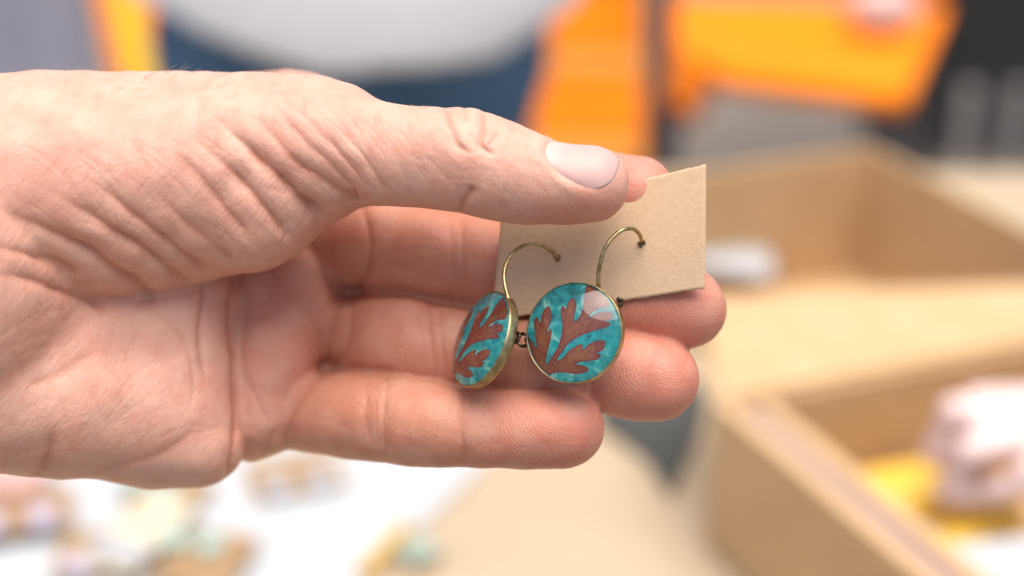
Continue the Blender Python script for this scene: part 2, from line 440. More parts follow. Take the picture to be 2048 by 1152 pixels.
V, F = sdf_mesh('hand', hand_sdf, (-235, -60, -95), (52, 62, 90), 1.35, sub=2, smooth=1)
roi = np.where((V[:, 0] > -118) & (V[:, 2] > -48))[0]
V[roi] = project(hand_sdf, V[roi], 0.12, 1)
V = laplace(V, F, 1, 0.35)
thumb_d, palm_d, th_d, tn_d, fing, s_t, o_t = parts_sdf(V)
D = np.stack([th_d, tn_d, palm_d] + [q[0] for q in fing], 1)
part = D.argmin(1)
NRM = vnormals(V, F)
X, Y = topx(V)
view = np.array([0, 0, DIST]) - V; view /= np.linalg.norm(view, axis=1)[:, None]
facing = np.clip((NRM * view).sum(1) * 3.0 + 0.6, 0, 1)
def lumps(P, wl, n, seed):
    r = np.random.default_rng(seed); o = np.zeros(len(P))
    for _ in range(n):
        k = r.normal(size=3); k *= 2 * math.pi / (wl * r.uniform(0.7, 1.5)) / np.linalg.norm(k); o += np.sin(P @ k + r.uniform(0, 6.3))
    return o / math.sqrt(n / 2)
disp = np.zeros(len(V)); disp_f = np.zeros(len(V)); crease = np.zeros(len(V))
WX = 0.6 * lumps(V, 9.0, 10, 31) + 0.35 * lumps(V, 2.5, 10, 33); WY = 0.6 * lumps(V, 9.0, 10, 32) + 0.35 * lumps(V, 2.5, 10, 34); WD = np.clip(1 + 0.10 * lumps(V, 7.0, 12, 35), 0.3, 1.8)
for prt, dep, wid, pts in CREASES:
    xs = [p[0] for p in pts]; ys = [p[1] for p in pts]; mg = wid * 6
    sel = np.where((X > min(xs) - mg) & (X < max(xs) + mg) & (Y > min(ys) - mg) & (Y < max(ys) + mg) & (facing > 0) & (V[:, 2] > -60))[0]
    g = np.zeros(len(sel)); best = D[sel].min(1)
    for p in prt: g = np.maximum(g, np.clip(1 - (D[sel, p] - best) / 2.0, 0, 1))
    d, t = poly_dist(X[sel] + WX[sel], Y[sel] + WY[sel], pts)
    if (THN in prt and dep > 0.3) or wid > 17:
        u = np.clip(t / 0.6, 0, 1); taper = u * u * (3 - 2 * u) * np.clip((1.07 - t) * 9, 0, 1)
    else: taper = np.clip(np.minimum(t, 1 - t) * 6 + 0.12, 0, 1) ** 0.7
    e = wid * 0.22
    prof = np.exp(-(np.sqrt(d * d + e * e) - e) / wid)
    dd_ = dep * (1.1 if THN in prt else 1.0) * WD[sel]
    if dep < 0.15: disp_f[sel] = np.minimum(disp_f[sel], -dd_ * prof * taper * g * facing[sel])
    else: disp[sel] -= dd_ * prof * taper * g * facing[sel]
    if prt[0] in (MID, RNG_, PNK) and 0.2 < dep < 0.6: disp[sel] -= 0.22 * dep / 0.4 * np.exp(-(d / 26.0) ** 2) * g * facing[sel]
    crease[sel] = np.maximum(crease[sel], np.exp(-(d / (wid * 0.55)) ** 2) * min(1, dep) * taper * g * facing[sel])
# soft unevenness of the flesh
disp += disp_f
visible = np.where((facing > 0) & (V[:, 0] > -130) & (V[:, 2] > -60))[0]
G_ = V[visible] @ np.array([[0.80, -0.6, 0], [0.6, 0.80, 0], [0, 0, 1.0]]).T
disp[visible] += 0.11 * lumps(V[visible], 10.0, 14, 1) + 0.010 * lumps(V[visible], 3.0, 18, 2)
pw = (part[visible] == 2) | (part[visible] == 1)
disp[visible] += np.where(pw, 0.010 * lumps(G_ * [1.0, 0.35, 0.8], 2.2, 18, 3), 0.006 * lumps(V[visible], 1.4, 18, 4))
# nail bed on the thumb
NAIL_C = hp(1172, 338, 0); NAIL_N = np.array([-0.05, 0.66, 0.75]); NAIL_N /= np.linalg.norm(NAIL_N)
NAIL_A = np.array([0.955, -0.24, 0.17]); NAIL_A -= NAIL_N * (NAIL_A @ NAIL_N); NAIL_A /= np.linalg.norm(NAIL_A); NAIL_B = np.cross(NAIL_N, NAIL_A)
def nail_coords(P):
    # axis point under the nail at the thumb's depth
    q = P - np.array([hp(1168, 362, 9)]); return q @ NAIL_A, q @ NAIL_B, q @ NAIL_N
def nail_level(a, b):
    ra = np.where(a > 0, 7.1, 7.7); return (np.abs(a) / ra) ** 2.4 + (np.abs(b) / 6.7) ** 2.6
a_, b_, c_ = nail_coords(V)
lev = nail_level(a_, b_)
on = (part == 0) & (c_ > 1.0)
disp = np.where(on, disp * np.clip((lev - 1.0) * 3, 0, 1) - 0.30 * np.clip((1.08 - lev) * 5, 0, 1) * np.clip((6.0 - a_) / 4, 0.35, 1) + 0.20 * np.exp(-((lev - 1.42) / 0.35) ** 2) * np.clip((3.0 - a_) / 3, 0, 1), disp)
V0 = V.copy(); V = V + NRM * disp[:, None]
V = laplace(V, F, 1, 0.25)

# colour of the skin (by place on the hand) and coordinates along each finger
def rgb(r, g, b): return np.array([r, g, b])
tone = np.tile(rgb(0.70, 0.398, 0.295), (len(V), 1))
def blend(m, c):
    global tone
    m = np.clip(m, 0, 1)[:, None]; tone = tone * (1 - m) + c * m
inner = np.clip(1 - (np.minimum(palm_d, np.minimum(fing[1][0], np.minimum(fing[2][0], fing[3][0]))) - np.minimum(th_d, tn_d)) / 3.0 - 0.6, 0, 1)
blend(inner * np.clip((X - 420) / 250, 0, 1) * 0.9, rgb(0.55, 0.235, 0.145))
for q, ln in zip(fing, (INDEX, MIDDLE, RING, PINKY)):
    tot = np.linalg.norm(np.diff(ln[:, :3], axis=0), axis=1).sum()
    near = np.clip(1 - (q[0] - D.min(1)) / 0.8, 0, 1)
    blend(near * np.clip((q[1] - tot + 20) / 18, 0, 1) * 0.75, rgb(0.57, 0.205, 0.14))
blend((part == 0) * np.clip((14 - s_t) / 10, 0, 1) * np.clip((-(V[:, 1] - 20.5)) / 5 + 0.2, 0, 1) * 0.65, rgb(0.62, 0.245, 0.165))
blend(np.exp(-((X - 560) / 90) ** 2 - ((Y - 690) / 110) ** 2) * 0.5 * (part == 2), rgb(0.62, 0.25, 0.17))
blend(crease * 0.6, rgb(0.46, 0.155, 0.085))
mot = lumps(V, 11.0, 16, 11); blend(np.clip(mot * 0.5, 0, 1) * 0.35, rgb(0.63, 0.30, 0.21)); blend(np.clip(-mot * 0.5, 0, 1) * 0.3, rgb(0.70, 0.45, 0.33))
mot = lumps(V, 3.2, 20, 12); blend(np.clip(mot * 0.5, 0, 1) * 0.28, rgb(0.60, 0.255, 0.17))
uv = np.zeros((len(V), 3))
def frame_ang(off, ref=np.array([0, 1.0, 0])):
    return np.arctan2(off[:, 1], off[:, 2])
rad8 = 8.5
uv[:, 0] = X * 0.1 * 0.75 + Y * 0.1 * 0.65; uv[:, 1] = -X * 0.1 * 0.65 + Y * 0.1 * 0.75
tsel = part == 0
uv[tsel, 0] = (X[tsel] * 0.82 - Y[tsel] * -0.0 - (576 - Y[tsel]) * -0.57) * 0.1 * 1.0
uv[tsel, 1] = (X[tsel] * 0.57 + Y[tsel] * 0.82) * 0.1
for pi, q in zip((3, 4, 5, 6), fing):
    sl = part == pi; uv[sl, 0] = q[1][sl]; uv[sl, 1] = frame_ang(q[2])[sl] * rad8
uv[:, 2] = part * 7.3

ridge = np.zeros((len(V), 3))
for q, ln, ref in zip(fing[1:], (MIDDLE, RING, PINKY), ((1385, 600), (1325, 735), (1120, 830))):
    tot = np.linalg.norm(np.diff(ln[:, :3], axis=0), axis=1).sum(); near = np.clip(1 - (q[0] - D.min(1)) / 0.6, 0, 1)
    dx, dy = (X - ref[0]) * 0.1, (Y - ref[1]) * 0.1; rr_ = np.sqrt((dx * 0.75 + dy * 0.15) ** 2 + (dy * 1.05) ** 2 + 0.4) + 0.12 * lumps(V, 5.0, 8, 41)
    mk = near * np.clip((q[1] - tot + 17) / 5, 0, 1); ridge[:, 0] = np.where(mk > 0, rr_, ridge[:, 0]); ridge[:, 1] = np.maximum(ridge[:, 1], mk)
pm_ = (part == 2) * np.exp(-((X - 560) / 70) ** 2 - ((Y - 720) / 110) ** 2); ridge[:, 0] = np.where(pm_ > .05, X * 0.085 + Y * 0.05, ridge[:, 0]); ridge[:, 1] = np.maximum(ridge[:, 1], pm_ * .7)
hand_me = mesh_np('hand', hw(V), F)
at = hand_me.attributes.new('ridge', 'FLOAT_VECTOR', 'POINT'); at.data.foreach_set('vector', ridge.astype(np.float32).ravel())
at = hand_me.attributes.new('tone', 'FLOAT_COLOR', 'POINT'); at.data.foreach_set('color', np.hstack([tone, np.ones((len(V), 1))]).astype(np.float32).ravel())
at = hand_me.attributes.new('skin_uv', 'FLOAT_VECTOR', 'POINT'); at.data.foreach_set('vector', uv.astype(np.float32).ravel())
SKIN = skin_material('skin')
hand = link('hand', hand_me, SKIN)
tag(hand, 'light skinned hand pinching the kraft earring card between thumb and fingers, palm towards the viewer', 'hand')

# thumb nail: curved plate with thickness
def nail_mesh():
    na, nb = 40, 40; P = []; ok = []
    for i in range(na + 1):
        for j in range(nb + 1):
            u, v = -1 + 2 * i / na, -1 + 2 * j / nb
            # square to superellipse
            a, b = u, v
            L = (abs(a) ** 2.6 + abs(b) ** 2.8); m = max(abs(a), abs(b))
            if m > 1e-6:
                lo, hi = 0.0, 1.5
                for _ in range(30):
                    t = (lo + hi) / 2
                    if abs(a / m * t) ** 2.4 + abs(b / m * t) ** 2.6 < 1: lo = t
                    else: hi = t
                s = lo
            else: s = 1
            a, b = a * s, b * s
            P.append((a * (7.1 if a > 0 else 7.7), b * 6.7))
    P = np.array(P); base = hp(1168, 362, 9)
    top = base + NAIL_A * P[:, :1] + NAIL_B * P[:, 1:]
    # shoot down on the thumb along the nail normal
    t = np.full(len(P), 16.0)
    for _ in range(60):
        t -= 0.8 * chain(top + NAIL_N * t[:, None], THUMB)[0]
        t = np.maximum(t, 0.6)
    lev = nail_level(P[:, 0], P[:, 1])
    Q = top + NAIL_N * t[:, None]
    g = grad(lambda p: chain(p, THUMB)[0], Q, 0.2); g /= np.linalg.norm(g, axis=1)[:, None]
    lift = -0.06 - 0.34 * np.clip((lev - 0.6) / 0.4, 0, 1) ** 1.5 * np.clip((4.5 - P[:, 0]) / 3, 0, 1) + 0.04 * np.clip(P[:, 0] / 7.3, 0, 1) ** 2
    return Q + g * lift[:, None], Q + g * (lift - 0.45 + 0.28 * np.clip((P[:, 0] - 1) / 5, 0, 1))[:, None], P, na, nb
Qt, Qb, NP, na, nb = nail_mesh()
idx = lambda i, j: i * (nb + 1) + j
FT = [[idx(i, j), idx(i + 1, j), idx(i + 1, j + 1), idx(i, j + 1)] for i in range(na) for j in range(nb)]
M = len(Qt); ring = [idx(i, 0) for i in range(na)] + [idx(na, j) for j in range(nb)] + [idx(i, nb) for i in range(na, 0, -1)] + [idx(0, j) for j in range(nb, 0, -1)]
FB = [[M + q for q in f[::-1]] for f in FT]; FS = [[ring[k], M + ring[k], M + ring[(k + 1) % len(ring)], ring[(k + 1) % len(ring)]] for k in range(len(ring))]
nme = mesh_np('fingernail', hw(np.vstack([Qt, Qb])), FT + FB + FS)
bmn = bmesh.new(); bmn.from_mesh(nme); bmesh.ops.recalc_face_normals(bmn, faces=bmn.faces[:]); bmn.to_mesh(nme); bmn.free()
at = nme.attributes.new('nail', 'FLOAT_VECTOR', 'POINT')
at.data.foreach_set('vector', np.vstack([np.hstack([NP, np.zeros((M, 1))])] * 2).astype(np.float32).ravel())
m = NT('nail'); nv = m.attr('nail').outputs['Vector']; sx = m.n('SeparateXYZ'); m.l(nv, sx.inputs[0])
tipf = m.ramp(m.math('ADD', m.math('MULTIPLY', sx.outputs[0], 1 / 7.5), m.math('MULTIPLY', m.math('POWER', m.math('MULTIPLY', sx.outputs[1], 1 / 7.0), 2.0), 0.30)), [(0.90, (0, 0, 0)), (0.99, (1, 1, 1))])
lun = m.ramp(m.math('MULTIPLY', sx.outputs[0], -1 / 7.5), [(0.45, (0, 0, 0)), (0.75, (1, 1, 1))])
c = m.mix(lun, (0.60, 0.375, 0.33), (0.63, 0.44, 0.39)); c = m.mix(tipf, c, (0.80, 0.70, 0.58)); m.l(c, m.b.inputs['Base Color'])
m.set(Roughness=0.42, Subsurface_Weight=0.15, Subsurface_Radius=(1, .4, .25), Subsurface_Scale=0.001, Specular_IOR_Level=0.35)
mp = m.n('Mapping'); mp.inputs['Scale'].default_value = (0.05, 2.2, 1); m.l(nv, mp.inputs['Vector'])
m.l(m.bump(m.noise(1.0, 3.0, 0.5, mp.outputs['Vector']), 0.0001, 0.35), m.b.inputs['Normal'])
link('fingernail', nme, m.m, hand)

# a few fine hairs along the wrist and thumb
bh = bmesh.new(); rh_ = np.random.default_rng(5)
up_i = np.where((NRM[:, 1] > 0.75) & (X > -40) & (X < 900) & (V[:, 2] > -30) & ((X < 430) | ((X > 740) & (X < 860))))[0]
for i in rh_.choice(up_i, 90, replace=False):
    p = V[i].copy(); dirn = NRM[i] * 0.55 + np.array([0.75, 0.1, 0]) + rh_.normal(0, .2, 3); L_ = rh_.uniform(1.8, 4.5); pts = [p + dirn * L_ * t - np.array([0, 1.2, 0]) * t * t for t in (0, .35, .7, 1)]
    rg = []
    for j, q in enumerate(hw(np.array(pts))):
        r_ = 0.000045 * (1 - .75 * j / 3); rg.append([bh.verts.new(q + r_ * np.array([math.cos(a), 0, math.sin(a)])) for a in (0, 2.1, 4.2)])
    for A_, B_ in zip(rg, rg[1:]):
        for k in range(3): bh.faces.new((A_[k], A_[(k + 1) % 3], B_[(k + 1) % 3], B_[k]))
tag(link('fine_hair', bm_mesh('fine_hair', bh), plain('blond_hair', (0.45, 0.32, 0.20), (0.55, 0.42, 0.28), 100, .4), hand), kind='stuff')
# sleeve of the same arm, beyond the left of the picture
slv = [*chn([(-640, 590, 36, 345), (-900, 620, 64, 385), (-1500, 690, 130, 420)], 4)]
link('sleeve', tube_mesh('sleeve', hw(np.array(slv)[:, :3]), np.array(slv)[:, 3] * 0.001, 40), plain('sleeve_cloth', (0.08, 0.10, 0.14), (0.11, 0.13, 0.18), 300, 0.8), hand)

# ================================================================== THE CARD
CTL, CTR, CBR, CBL = hp(1003, 424, -7.5), hp(1412, 328, 2.2), hp(1410, 577, 3.8), hp(984, 641, -5.5)
def card_pt(s, t):       # s right, t down
    p = (CTL * (1 - s) + CTR * s) * (1 - t) + (CBL * (1 - s) + CBR * s) * t
    p = p.copy(); p[2] += -1.3 * 4 * s * (1 - s) + 0.5 * math.sin(math.pi * t) ; return p
def card_mesh():
    ns, ntt = 60, 40; P = np.array([card_pt(i / ns, j / ntt) for i in range(ns + 1) for j in range(ntt + 1)])
    # slightly rough hand-cut edge
    r = np.random.default_rng(3)
    for i in range(ns + 1):
        P[i * (ntt + 1)][1] += r.normal(0, 0.05); P[i * (ntt + 1) + ntt][1] += r.normal(0, 0.06)
    back = P.copy(); back[:, 2] -= 0.38
    ix = lambda i, j: i * (ntt + 1) + j; M = len(P)
    FT = [[ix(i, j), ix(i, j + 1), ix(i + 1, j + 1), ix(i + 1, j)] for i in range(ns) for j in range(ntt)]
    rg = [ix(0, j) for j in range(ntt)] + [ix(i, ntt) for i in range(ns)] + [ix(ns, j) for j in range(ntt, 0, -1)] + [ix(i, 0) for i in range(ns, 0, -1)]
    FS = [[rg[k], M + rg[k], M + rg[(k + 1) % len(rg)], rg[(k + 1) % len(rg)]] for k in range(len(rg))]
    me = mesh_np('earring_card', hw(np.vstack([P, back])), FT + [[M + q for q in f[::-1]] for f in FT] + FS)
    b = bmesh.new(); b.from_mesh(me); bmesh.ops.recalc_face_normals(b, faces=b.faces[:]); b.to_mesh(me); b.free(); return me
m = NT('kraft'); f = m.noise(700.0, 6.0, 0.7, m.coords((1, 1, 2.2))); g = m.noise(90.0, 3.0)
c = m.ramp(f, [(0.25, (0.52, 0.35, 0.21)), (0.5, (0.595, 0.415, 0.26)), (0.75, (0.65, 0.465, 0.305))])
c = m.mix(m.math('MULTIPLY', g, 0.3), c, (0.55, 0.38, 0.24)); m.l(c, m.b.inputs['Base Color']); m.set(Roughness=0.85, Specular_IOR_Level=0.2)
m.l(m.bump(m.noise(1800.0, 5.0, 0.7), 0.00012, 0.6), m.b.inputs['Normal'])
KRAFT = m.m
card = link('earring_card', card_mesh(), KRAFT, smooth=False)
tag(card, 'small kraft paper card gripped under the thumb with two ear wires pushed through it', 'card')
def card_at(px, py):
    best = None
    for s in np.linspace(0, 1, 81):
        for t in np.linspace(0, 1, 61):
            p = card_pt(s, t); k = FPX / (DIST - p[2]); e = (1024 + p[0] * k - px) ** 2 + (576 - p[1] * k - py) ** 2
            if best is None or e < best[0]: best = (e, p)
    return best[1]

DKH = plain('hole_shade', (0.10, 0.06, 0.035), (0.14, 0.09, 0.05), 300, 0.9)
for hx, hy in ((1284, 487), (1113, 517)):
    c0 = card_at(hx, hy); b = bmesh.new(); bmesh.ops.create_circle(b, cap_ends=True, segments=20, radius=0.00075)
    for v in b.verts: v.co.x *= 1 + .25 * math.sin(3 * math.atan2(v.co.y, v.co.x)); 
    me = bm_mesh('punched_hole', b); me.transform(Matrix(((1, 0, 0, 0), (0, UP[1], -FWD[1], 0), (0, UP[2], -FWD[2], 0), (0, 0, 0, 1)))); me.transform(Matrix.Translation(Vector(hw(c0 + [0, 0, 0.10])))); link('punched_hole', me, DKH, card)
# ================================================================== THE EARRINGS
def brass_material():
    m = NT('antique_brass'); f = m.noise(500.0, 6.0, 0.65); g = m.noise(2600.0, 3.0)
    m.l(m.ramp(f, [(0.3, (0.20, 0.15, 0.07)), (0.5, (0.42, 0.335, 0.165)), (0.74, (0.60, 0.50, 0.28))]), m.b.inputs['Base Color'])
    m.l(m.math('ADD', m.math('MULTIPLY', f, 0.25), 0.22), m.b.inputs['Roughness']); m.set(Metallic=1.0)
    m.l(m.bump(g, 0.00006, 0.5), m.b.inputs['Normal']); return m.m
BRASS = brass_material()
DARKBRASS = plain('tarnished_brass', (0.06, 0.05, 0.035), (0.16, 0.13, 0.09), 600, 0.3, 0.0, 1.0)
m = NT('turquoise_pigment'); v = m.attr('disc_uv').outputs['Vector']
f1 = m.noise(3.2, 6.0, 0.65, v, 0.8); f2 = m.noise(9.0, 5.0, 0.7, v, 0.3)
c = m.ramp(f1, [(0.33, (0.0, 0.10, 0.15)), (0.44, (0.0, 0.31, 0.35)), (0.56, (0.01, 0.50, 0.49)), (0.66, (0.46, 0.84, 0.71))])
c = m.mix(m.math('MULTIPLY', f2, 0.45), c, m.ramp(f2, [(0.4, (0.0, 0.22, 0.28)), (0.66, (0.24, 0.66, 0.58))]))
m.l(c, m.b.inputs['Base Color']); m.set(Roughness=0.5, Specular_IOR_Level=0.2)
TURQ = m.m
m = NT('pressed_leaf'); v = m.attr('disc_uv').outputs['Vector']; ed = m.attr('edge').outputs['Fac']
f1 = m.noise(2.6, 5.0, 0.6, v, 0.4); f2 = m.noise(45.0, 2.0, 0.6, v)
c = m.ramp(f1, [(0.3, (0.25, 0.045, 0.036)), (0.5, (0.30, 0.080, 0.042)), (0.7, (0.36, 0.135, 0.05))])
c = m.mix(m.ramp(f2, [(0.60, (0, 0, 0)), (0.70, (1, 1, 1))]), c, (0.62, 0.40, 0.24))
c = m.mix(m.ramp(ed, [(0.0, (1, 1, 1)), (1.0, (0, 0, 0))]), c, (0.22, 0.03, 0.05))
m.l(c, m.b.inputs['Base Color']); m.set(Roughness=0.55, Specular_IOR_Level=0.2)
LEAF = m.m
LEAF_PTS = [(985, 948), (930, 905), (870, 835), (820, 740), (803, 655), (832, 645), (862, 668), (905, 716), (893, 640), (872, 560), (855, 500), (868, 448), (892, 458), (915, 492),
 (920, 430), (932, 380), (965, 348), (992, 370), (1012, 430), (1002, 505), (985, 578), (1006, 545), (1026, 552), (1026, 620), (1012, 700), (992, 800), (996, 852),
 (1050, 772), (1090, 680), (1106, 600), (1104, 500), (1085, 430), (1074, 370), (1090, 334), (1112, 364), (1130, 290), (1160, 264), (1185, 290), (1197, 350), (1187, 420), (1202, 468),
 (1236, 400), (1248, 300), (1250, 132), (1340, 165), (1430, 235), (1450, 300), (1380, 332), (1330, 372), (1296, 432), (1350, 384), (1410, 360), (1466, 362), (1486, 390), (1470, 428), (1432, 442),
 (1482, 456), (1455, 490), (1380, 520), (1320, 550), (1240, 592), (1180, 642), (1140, 702), (1100, 772), (1086, 812),
 (1130, 780), (1180, 712), (1240, 662), (1275, 654), (1286, 698), (1320, 652), (1380, 614), (1440, 605), (1456, 630), (1440, 690), (1392, 716), (1432, 730), (1410, 772), (1340, 790), (1280, 802),
 (1240, 826), (1300, 832), (1347, 862), (1312, 900), (1240, 915), (1150, 910), (1080, 920), (1020, 948)]
m = NT('clear_glass'); m.set(Base_Color=(0.985, 1.0, 0.99, 1), Roughness=0.0, IOR=1.5, Transmission_Weight=1.0); GLASS = m.m
RD = 10.15; RB = 10.05; DOME_H = 3.0; DOME_Z = 1.0
SPH = (RD * RD + DOME_H * DOME_H) / (2 * DOME_H)
def dome_z(x, y, lift=0.0):
    return DOME_Z + DOME_H - SPH + np.sqrt(np.maximum((SPH + lift) ** 2 - x * x - y * y, 0))
def smooth_loop(P, n=5):
    P = np.asarray(P, float); Q = np.vstack([P[-1], P, P[0], P[1]]); out = []
    for i in range(1, len(Q) - 2):
        p0, p1, p2, p3 = Q[i - 1], Q[i], Q[i + 1], Q[i + 2]
        for t in np.arange(n) / n:
            a = 0.5 * (2 * p1 + (p2 - p0) * t + (2 * p0 - 5 * p1 + 4 * p2 - p3) * t * t + (3 * p1 - p0 - 3 * p2 + p3) * t ** 3)
            out.append(0.75 * a + 0.25 * (p1 * (1 - t) + p2 * t))
    return np.array(out)
def leaf_mesh(warp):
    L = smooth_loop([warp((x - 1188) / 385.0, (556 - y) / 440.0) for x, y in LEAF_PTS], 4)
    r = np.linalg.norm(L, axis=1); L = L * np.minimum(1, 0.985 / np.maximum(r, 1e-6))[:, None]
    g = np.arange(-1, 1.0001, 0.05); G = np.array([(x, y) for x in g for y in g if x * x + y * y < 0.97])
    # inside test
    def inside(Q):
        c = np.zeros(len(Q), bool); n = len(L)
        for i in range(n):
            a, b = L[i], L[(i + 1) % n]
            cond = ((a[1] > Q[:, 1]) != (b[1] > Q[:, 1])); 
            xi = a[0] + (Q[:, 1] - a[1]) / (b[1] - a[1] + 1e-12) * (b[0] - a[0]); c ^= cond & (Q[:, 0] < xi)
        return c
    dist = lambda Q: np.min(np.linalg.norm(Q[:, None, :] - L[None], axis=2), axis=1)
    G = G[inside(G)]; G = G[dist(G) > 0.022]
    pts = [Vector(p) for p in np.vstack([L, G])]; n = len(L)
    vo, eo, fo, *_ = delaunay_2d_cdt(pts, [(i, (i + 1) % n) for i in range(n)], [], 0, 1e-6)
    vo = np.array([tuple(p) for p in vo]); fo = [f for f in fo]
    cen = np.array([vo[list(f)].mean(0) for f in fo]); keep = inside(cen); fo = [f for f, k in zip(fo, keep) if k]
    xy = vo * RB; P = np.column_stack([xy, np.full(len(xy), 0.46)])
    return P, fo, vo, np.clip(dist(vo) / 0.045, 0, 1)
def earring(label, cen, n, maj, wire, warp, seed, loops):
    n = np.array(n, float); n /= np.linalg.norm(n); maj = np.array(maj, float); maj -= n * (maj @ n); maj /= np.linalg.norm(maj); u = np.cross(maj, n)
    fr = lambda P: hw(cen + np.asarray(P)[:, :1] * u + np.asarray(P)[:, 1:2] * maj + np.asarray(P)[:, 2:3] * n)
    root = empty('earring', Vector(hw(cen))); tag(root, label, 'earring', 'pair of leaf earrings')
    prof = [(0, -1.5), (9.0, -1.5), (10.0, -1.45), (10.35, -1.25), (10.48, -0.9), (10.52, -0.2), (10.52, 0.5), (10.48, 0.86), (10.38, 0.98), (10.26, 0.95), (10.22, 0.80), (10.2, -0.6), (0, -0.6)]
    me = bm_mesh('bezel', lathe_bm(prof, 128)); co = np.array([v.co[:] for v in me.vertices]); me.vertices.foreach_set('co', fr(co).astype(np.float32).ravel()); me.update()
    link('bezel', me, BRASS, root)
    # painted backing disc, sealed inside the clear glass
    b = lathe_bm([(0, 0.42)] + [(RB * r, 0.42) for r in np.linspace(0, 1, 30)[1:]] + [(RB, 0.30), (0, 0.30)], 128)
    me = bm_mesh('backing', b); co = np.array([v.co[:] for v in me.vertices]); me.vertices.foreach_set('co', fr(co).astype(np.float32).ravel())
    at = me.attributes.new('disc_uv', 'FLOAT_VECTOR', 'POINT'); at.data.foreach_set('vector', (np.column_stack([co[:, :2] / RB, np.full(len(co), seed)])).astype(np.float32).ravel()); me.update()
    link('backing', me, TURQ, root, smooth=False)
    b = lathe_bm([(0, DOME_Z + DOME_H)] + [(RD * r, float(dome_z(RD * r, 0))) for r in np.linspace(0, 1, 60)[1:]] + [(RD + .03, DOME_Z - .12), (RD, DOME_Z - .3), (RD, -0.4), (0, -0.4)], 160)
    me = bm_mesh('cabochon', b); co = np.array([v.co[:] for v in me.vertices]); me.vertices.foreach_set('co', fr(co).astype(np.float32).ravel()); me.update()
    link('cabochon', me, GLASS, root)
    P, fo, vo, edge = leaf_mesh(warp); me = bpy.data.meshes.new('leaf'); me.from_pydata([tuple(p) for p in fr(P)], [], [list(f) for f in fo])
    at = me.attributes.new('disc_uv', 'FLOAT_VECTOR', 'POINT'); at.data.foreach_set('vector', (np.column_stack([vo, np.full(len(vo), seed)])).astype(np.float32).ravel())
    at = me.attributes.new('edge', 'FLOAT', 'POINT'); at.data.foreach_set('value', edge.astype(np.float32))
    # normals of the dome
    b = bmesh.new(); b.from_mesh(me); nn = Vector(hw(cen + n) - hw(cen)).normalized()
    for fc in b.faces:
        fc.normal_update()
        if fc.normal.dot(nn) < 0: fc.normal_flip()
    b.to_mesh(me); b.free(); me.update()
    link('leaf', me, LEAF, root)
    W = catmull(wire, 8)
    link('ear_wire', tube_mesh('ear_wire', hw(W), 0.00043, 12), BRASS, root)
    for kind, pts, rad in loops:
        link(kind, tube_mesh(kind, hw(catmull(pts, 6)), rad * 0.001, 10), DARKBRASS, root)
    return root
e1 = card_at(1284, 486); e0 = card_at(1113, 516)
def ring_pts(c, ax1, ax2, r): return [c + r * (math.cos(t) * ax1 + math.sin(t) * ax2) for t in np.linspace(0, 2 * math.pi, 13)]
ex, ey, ez = np.eye(3)
cR = hp(1150, 666, 9.0); cL = hp(968, 680, 4.5)
earring('earring facing the viewer, turquoise glass disc with red brown leaf below the card', cR, (-0.40, 0.16, 0.90), (0.06, 1, 0),
        [hp(1203, 590, 6.0), hp(1197, 568, 6.6), hp(1200, 528, 7.4), hp(1214, 490, 7.6), hp(1238, 464, 6.8), hp(1262, 457, 5.2), hp(1277, 466, 3.0), hp(1283, 480, e1[2] + 1.0), e1 + [0.05, -0.2, -0.6]],
        lambda u, v: (u, v), 1.3,
        [('clasp', [hp(1284, 484, e1[2] + .5), hp(1287, 482, e1[2] + .8), hp(1289, 487, e1[2] + .3)], 0.3),
         ('loop', ring_pts(hp(1047, 680, 5.0), ex * 0.9 + ez * 0.4, ey, 1.3), 0.38),
         ('hinge', [hp(1050, 680, 4.6), hp(1075, 676, 5.0)], 0.5),
         ('lever', [hp(1236, 598, 3.0), hp(1244, 603, 2.2), hp(1240, 612, 3.5)], 0.5)])
earring('earring turned sideways, its thick brass rim showing, by the lower corner of the card', cL, (-0.80, 0.34, 0.47), (0.38, 0.925, 0),
        [hp(1022, 606, 7.0), hp(1014, 588, 6.5), hp(1008, 550, 5.0), hp(1018, 516, 3.5), hp(1044, 493, 2.0), hp(1073, 488, 0.0), hp(1098, 498, -1.8), e0 + [0, 0, .6], e0 + [0.1, -0.3, -0.6]],
        lambda u, v: (u * 0.96 + 0.02 * v - 0.02, v * 0.98 - 0.01), 4.7,
        [('loop', ring_pts(hp(1030, 676, 4.5), ex * 0.6 + ez * 0.8, ey * 0.8 + ex * 0.5, 1.25), 0.36),
         ('hinge', [hp(1012, 682, 4.0), hp(1034, 684, 4.4)], 0.45)])

# ================================================================== BACKGROUND
TZ = 0.75
ground_m = plain('paving', (0.145, 0.120, 0.095), (0.20, 0.17, 0.14), 6.0, 0.85, 0.002)
g = mesh_np('ground', np.array([(-60, -60, 0), (60, -60, 0), (60, 60, 0), (-60, 60, 0)], float), np.array([[0, 1, 2, 3]]))
tag(link('ground', g, ground_m, smooth=False), kind='structure')

CARTON = plain('corrugated_board', (0.54, 0.345, 0.17), (0.60, 0.395, 0.205), 25.0, 0.8, 0.0004)
WOOD = plain('table_wood', (0.42, 0.315, 0.20), (0.49, 0.38, 0.25), 12.0, 0.55, 0.0003)
WHITE = plain('white_cloth', (0.44, 0.455, 0.46), (0.49, 0.50, 0.50), 30.0, 0.8, 0.0004)

